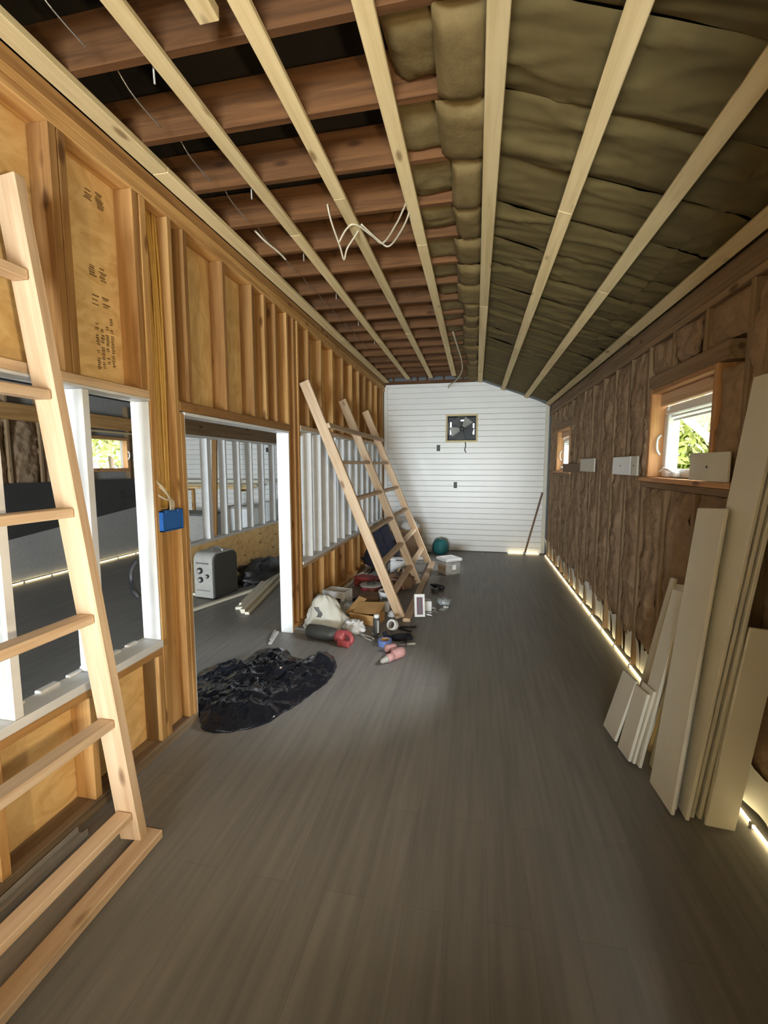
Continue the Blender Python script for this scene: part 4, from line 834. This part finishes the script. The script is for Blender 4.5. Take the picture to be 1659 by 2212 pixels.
# red items
tl = thing('red_toolbox', 'low red tool case lying near the partition', 'tool case', (-1.38, 5.66, 0), R(-20)); B('case_base', -0.17, 0.17, -0.10, 0.10, 0, 0.07, 'red', tl, 0.012); B('case_lid', -0.17, 0.17, -0.10, 0.10, 0.073, 0.12, 'red', tl, 0.012); tube_obj('handle', [(-0.05, -0.10, 0.06), (-0.04, -0.135, 0.06), (0.04, -0.135, 0.06), (0.05, -0.10, 0.06)], 0.009, 'black', tl)
tag(obj('cloth_rag', blob_mesh('cloth_rag', 0.12, 0.09, 0.03, M['strap' if 'strap' in M else 'boardwhite'], 0.4, 3, 3, 18), tl and None, (-1.56, 5.88, 0)), 'pale rag on the floor behind the red tool case', 'rag')
rl = thing('cord_reel', 'round red cord reel with a grey rim under the ladder frame', 'reel', (-1.25, 5.28, 0))
obj('drum', MB().lathe([(0.12, 0), (0.135, 0.01), (0.13, 0.10), (0.12, 0.11)], 22).mesh('drum', M['red'], True), rl); obj('rim', MB().lathe([(0.142, 0.11), (0.145, 0.125), (0.13, 0.13)], 22).mesh('rim', M['lgrey'], True), rl); obj('hub', MB().lathe([(0.06, 0.13), (0.055, 0.15)], 16).mesh('hub', M['gunmetal'], True), rl)
tag(obj('blue_rag', blob_mesh('blue_rag', 0.09, 0.05, 0.025, M['bluetape'], 0.4, 3, 6, 18), None, (-1.33, 5.00, 0), (0, 0, R(30))), 'small light blue rag before the red tool case', 'rag')
def smallbox(name, x, y, dx, dy, dz, m, label, rz=0, z=0):
    t = thing(name, label, 'box', (x, y, z), rz); B('carton_body', -dx/2, dx/2, -dy/2, dy/2, 0, dz, m, t, 0.003); B('carton_flap', -dx/2+.003, dx/2-.003, -dy/2+.003, dy/2*0.2, dz, dz+0.003, 'lgrey', t, 0); return t
smallbox('switch_carton', -1.34, 5.24, 0.07, 0.05, 0.045, 'boardwhite', 'tiny cream carton behind the blue rag', 0.5); smallbox('switch_carton', -1.20, 5.80, 0.06, 0.05, 0.12, 'paper', 'tiny white carton standing by the red tool case', 0.3)
smallbox('battery_carton', -1.02, 5.88, 0.07, 0.06, 0.07, 'gunmetal', 'tiny black carton beside the cord reel', 0.2); smallbox('foil_carton', -1.39, 4.92, 0.05, 0.05, 0.05, 'gunmetal', 'tiny dark carton between the white open box and the brown carton', 0.4)
# tool bag and brown heap under the frame
tb = thing('tool_bag', 'open dark brown tool bag full of odds and ends under the ladder frame', 'bag', (-0.96, 5.64, 0), R(10))
obj('bag_body', blob_mesh('bag_body', 0.20, 0.17, 0.13, M['browncard'], 0.25, 2.5, 1.0), tb); obj('bag_flap', blob_mesh('bag_flap', 0.15, 0.06, 0.05, M['black'], 0.3, 3, 2, 18), tb, (0.06, 0.10, 0.14), (R(15), 0, R(20)))
tube_obj('strap_handle', [(-0.14, -0.12, 0.12), (-0.06, -0.20, 0.16), (0.03, -0.19, 0.10), (0.06, -0.17, 0.02)], 0.010, 'pink', tb)
for k, (x, y, r_) in enumerate(((-0.05, 0.02, 30), (0.05, -0.04, 80), (0.0, -0.09, 130))): bar('tool_handle', (x, y, 0.15), (x+0.07*math.cos(R(r_)), y+0.07*math.sin(R(r_)), 0.24), 0.025, 0.025, ('strap', 'boardwhite', 'gunmetal')[k], tb)
wc = thing('plastic_case', 'white plastic carry case behind the tool bag', 'case', (-1.03, 6.17, 0.0), R(-5)); B('case_shell', -0.14, 0.14, -0.06, 0.06, 0, 0.24, 'vinyl', wc, 0.015); B('case_lid', -0.145, 0.145, -0.063, 0.063, 0.243, 0.28, 'vinyl', wc, 0.012); B('handle_slot', -0.05, 0.05, -0.066, -0.0635, 0.25, 0.27, 'grey', wc, 0); B('latch', 0.09, 0.12, -0.07, -0.06, 0.21, 0.26, 'vinyl', wc)
# jacket over a stool
jk = thing('jacket', 'dark navy jacket slumped over a low stool under the ladder frame', 'jacket', (-1.40, 6.55, 0))
def jfn(u, v):
    a = u*2*math.pi; zz = 0.70*(1-v); k = 0.10+0.13*v+0.02*nz(math.cos(a)*2, math.sin(a)*2, v*3)
    return (k*1.15*math.cos(a)*(1+0.18*nz(math.cos(a)*3, math.sin(a)*3, v*4))-0.04*v, k*math.sin(a), max(zz, 0.14+0.05*math.cos(a*2)) if v > 0.78 else zz)
j_ = MB().grid(30, 14, jfn); j_.f.append(tuple(reversed(range(30)))); obj('coat_body', j_.mesh('coat_body', M['navy'], True), jk)
obj('sleeve', MB().tube(smoothpath([(0.05, -0.05, 0.66), (0.14, -0.10, 0.52), (0.21, -0.13, 0.36), (0.255, -0.14, 0.24)]), [0.075]*6+[0.085]*6+[0.075]*7, 12).mesh('sleeve', M['navy'], True), jk); obj('collar', blob_mesh('collar', 0.10, 0.08, 0.05, M['navy'], 0.3, 3, 2, 18), jk, (0.0, 0, 0.66))
so = thing('low_stool', 'low stool mostly hidden under the navy jacket', 'stool', (-1.40, 6.55, 0)); B('seat', -0.12, 0.10, -0.11, 0.11, 0.40, 0.43, 'gunmetal', so)
for x in (-0.11, 0.07):
    for y in (-0.10, 0.08): B('leg', x, x+0.02, y, y+0.02, 0, 0.40, 'gunmetal', so)
# carton by the end wall
cr = thing('cardboard_box', 'large brown cardboard box by the end wall behind the jacket', 'box', (-1.17, 7.72, 0), R(6)); B('carton_body', -0.27, 0.25, -0.17, 0.17, 0, 0.46, 'browncard', cr, 0.004); B('carton_flap', -0.27, -0.01, -0.17, 0.17, 0.461, 0.466, 'card', cr, 0); B('carton_flap', 0.0, 0.25, -0.17, 0.17, 0.461, 0.466, 'card', cr, 0)
tag(obj('paper_bag', blob_mesh('paper_bag', 0.15, 0.11, 0.10, M['paper'], 0.35, 2.5, 3.0, crease=0.2), None, (-1.12, 7.72, 0.467)), 'white paper bundle on top of the large brown box', 'paper')
wp = thing('plastic_tray', 'small white tray tilted against the large brown box', 'tray', (-0.86, 7.45, 0), R(25)); t_ = B('tray_base', -0.09, 0.09, -0.006, 0.0, 0, 0.12, 'vinyl', wp); t_.rotation_euler = (R(-20), 0, 0); t_.location.z = 0.06; t2_ = B('tray_slot', -0.05, 0.05, -0.008, -0.006, 0.03, 0.07, 'lgrey', wp); t2_.rotation_euler = (R(-20), 0, 0); t2_.location = (0, -0.012, 0.07)
# lidded tub
tu = thing('plastic_tub', 'clear lidded plastic tub set cornerwise on the open floor', 'tub', (-0.36, 6.55, 0), R(38))
B('tub_wall', -0.125, 0.125, -0.125, 0.125, 0.0, 0.20, 'tub', tu, 0.02); ld = B('lid', -0.142, 0.142, -0.142, 0.142, 0.20, 0.245, 'vinyl', tu, 0.012); B('lid_mark', -0.05, 0.05, -0.012, 0.012, 0.022, 0.0235, 'lgrey', ld, 0)
B('label_sticker', -0.03, 0.035, -0.1285, -0.1255, 0.08, 0.15, 'paper', tu, 0); B('dark_contents', -0.1285, -0.1255, -0.10, 0.10, 0.02, 0.15, 'old', tu, 0)
# teal bag
te = thing('teal_bag', 'rounded teal fabric bag on the floor by the end wall', 'bag', (-0.60, 8.05, 0))
obj('bag_body', MB().lathe([(0.10, 0.0), (0.135, 0.03), (0.15, 0.10), (0.145, 0.17), (0.115, 0.23), (0.09, 0.26), (0.02, 0.265)], 8).mesh('bag_body', M['teal'], True), te); obj('pull_tab', blob_mesh('pull_tab', 0.025, 0.02, 0.015, M['lgrey'], 0.1, 2, 1, 10), te, (0, 0, 0.258))
cn = thing('paper_roll', 'short grey roll lying left of the teal bag', 'roll', (-0.86, 8.05, 0), R(15)); obj('roll_body', MB().lathe([(0.045, -0.10), (0.055, -0.08), (0.06, 0.08), (0.05, 0.10)], 14, Matrix.Translation((0, 0, 0.06)) @ RX).mesh('roll_body', M['lgrey'], True), cn); obj('roll_end', MB().lathe([(0.03, -0.115), (0.03, -0.10)], 12, Matrix.Translation((0, 0, 0.06)) @ RX).mesh('roll_end', M['paper'], True), cn)
# drill and hardware on the right of the frame
dr = thing('cordless_drill', 'small black cordless drill on the floor right of the ladder frame', 'drill', (-0.44, 5.66, 0), R(-35))
obj('barrel', MB().lathe([(0.012, -0.14), (0.02, -0.10), (0.03, -0.07), (0.034, 0.06), (0.025, 0.08)], 12, Matrix.Translation((0, 0, 0.034)) @ RX).mesh('barrel', M['black'], True), dr); bar('grip', (0.03, -0.01, 0.03), (0.06, -0.13, 0.026), 0.04, 0.034, 'black', dr, (0, 0, 1), 0.008); obj('battery', bevel_box_mesh('battery', 0.09, 0.05, 0.05, M['gunmetal'], 0.006), dr, (0.065, -0.15, 0.026))
pk = thing('retail_box', 'narrow white box with a dark printed panel leaning at the ladder foot', 'box', (-0.545, 4.52, 0), R(14)); ob = B('carton_body', -0.055, 0.055, -0.03, 0.03, 0, 0.235, 'paper', pk, 0.002); ob.rotation_euler = (R(-17), 0, 0); ob.location = (0, 0.04, 0.124); B('printed_panel', -0.032, 0.032, -0.0312, -0.030, -0.095, 0.085, 'purple', ob, 0); B('panel_stripe', -0.008, 0.01, -0.0325, -0.0312, -0.08, 0.07, 'grey', ob, 0)
smallbox('hinge_carton', -0.525, 4.80, 0.14, 0.11, 0.11, 'paper', 'white open carton behind the leaning retail box', 0.25)
rh = random.Random(21); HW = []
def hinge_mesh():
    mb = MB(); mb.box(-.035, .0, -.03, .03, 0, .003); mb.box(0.004, .04, -.03, .03, 0.002, .005); mb.tube([(0.002, -.03, .004), (0.002, .03, .004)], .004, 6); return mb.mesh('hinge', M['steel'])
def bolt_mesh():
    mb = MB(); mb.tube([(0, 0, .006), (.06, 0, .006)], .005, 6); mb.lathe([(.011, 0), (.011, .008)], 6, Matrix.Translation((0, 0, .006)) @ RX); return mb.mesh('bolt', M['steel'])
hm, bm_ = hinge_mesh(), bolt_mesh()
for i, (x, y) in enumerate(((-0.47, 4.68), (-0.40, 4.77), (-0.45, 4.86), (-0.36, 4.70), (-0.33, 4.84), (-0.48, 4.98), (-0.30, 4.93), (-0.42, 4.60))):
    if i % 2: tag(obj('bolt', bm_, None, (x, y, 0.006), (0, 0, rh.uniform(0, 6))), 'loose steel bolt scattered right of the leaning retail box', 'bolt', 'loose bolts by the ladder foot')
    else: tag(obj('hinge', hm, None, (x, y, 0.0), (0, 0, rh.uniform(0, 6))), 'loose steel hinge scattered right of the leaning retail box', 'hinge', 'loose hinges by the ladder foot')
tag(obj('clear_bag', blob_mesh('clear_bag', 0.07, 0.06, 0.045, M['clear'], 0.5, 3.0, 9.0, crease=0.25), None, (-0.33, 5.05, 0)), 'small cloudy plastic packet behind the loose hinges', 'bag')

# unseen boxes added behind the camera to shade the near floor
for i in range(4):
    ct = thing('light_block_box', ('leftmost', 'second', 'third', 'rightmost')[i]+' stack of boxes added behind the camera to shade the near floor', 'box', (-1.36+0.46*i, -0.75, 0), 0.0, 'light-blocking boxes added behind the camera')
    for k in range(4): B('carton', -0.22, 0.22, -0.45, 0.45, 0.092*k, 0.092*k+0.09, 'browncard', ct)
# ================================================================ OUTSIDE
def tree(x, y, h, rad, seed, label, n=7000, leaf=0.09):
    t = thing('tree', label, 'tree', (x, y, -0.3)); rr = random.Random(seed)
    obj('trunk', MB().tube(smoothpath([(0, 0, 0), (0.1, 0.05, h*0.35), (-0.05, 0.1, h*0.75)]), [0.12]*7+[0.07]*6, 8).mesh('trunk', M['bark'], True), t)
    mb = MB(); cl = [(Vector((rr.uniform(-1, 1)*rad, rr.uniform(-1, 1)*rad, rr.uniform(0.25, 1)*h)), rr.uniform(0.35, 0.7)*rad*0.6) for _ in range(26)]
    for i in range(n):
        c, r0 = rr.choice(cl); d = Vector((rr.gauss(0, 1), rr.gauss(0, 1), rr.gauss(0, 0.8))).normalized()*r0*rr.random()**0.5; p = c+d
        u = Vector((rr.gauss(0, 1), rr.gauss(0, 1), rr.gauss(0, 1))).normalized(); v = u.orthogonal().normalized(); s1 = leaf*rr.uniform(0.6, 1.4); b = len(mb.v)
        mb.v += [tuple(p-u*s1), tuple(p+v*s1*0.45), tuple(p+u*s1), tuple(p-v*s1*0.45)]; mb.f.append((b, b+1, b+2, b+3))
    tag(obj('foliage', mb.mesh('foliage', M['leaf']), t), None, None, None, 'stuff'); return t
tree(5.4, 12.2, 4.2, 2.3, 1, 'bushy green tree seen through the nearer right window', 15000, 0.12)
tree(12.5, 20.0, 4.6, 2.2, 2, 'paler tree behind the bushy one outside the nearer window')
tree(5.4, 28.0, 4.6, 2.4, 3, 'distant tree seen through the farther right window', 1800, 0.16)
tree(-11.5, 12.2, 4.0, 2.2, 4, 'leafy tree seen through the small window of the side room')
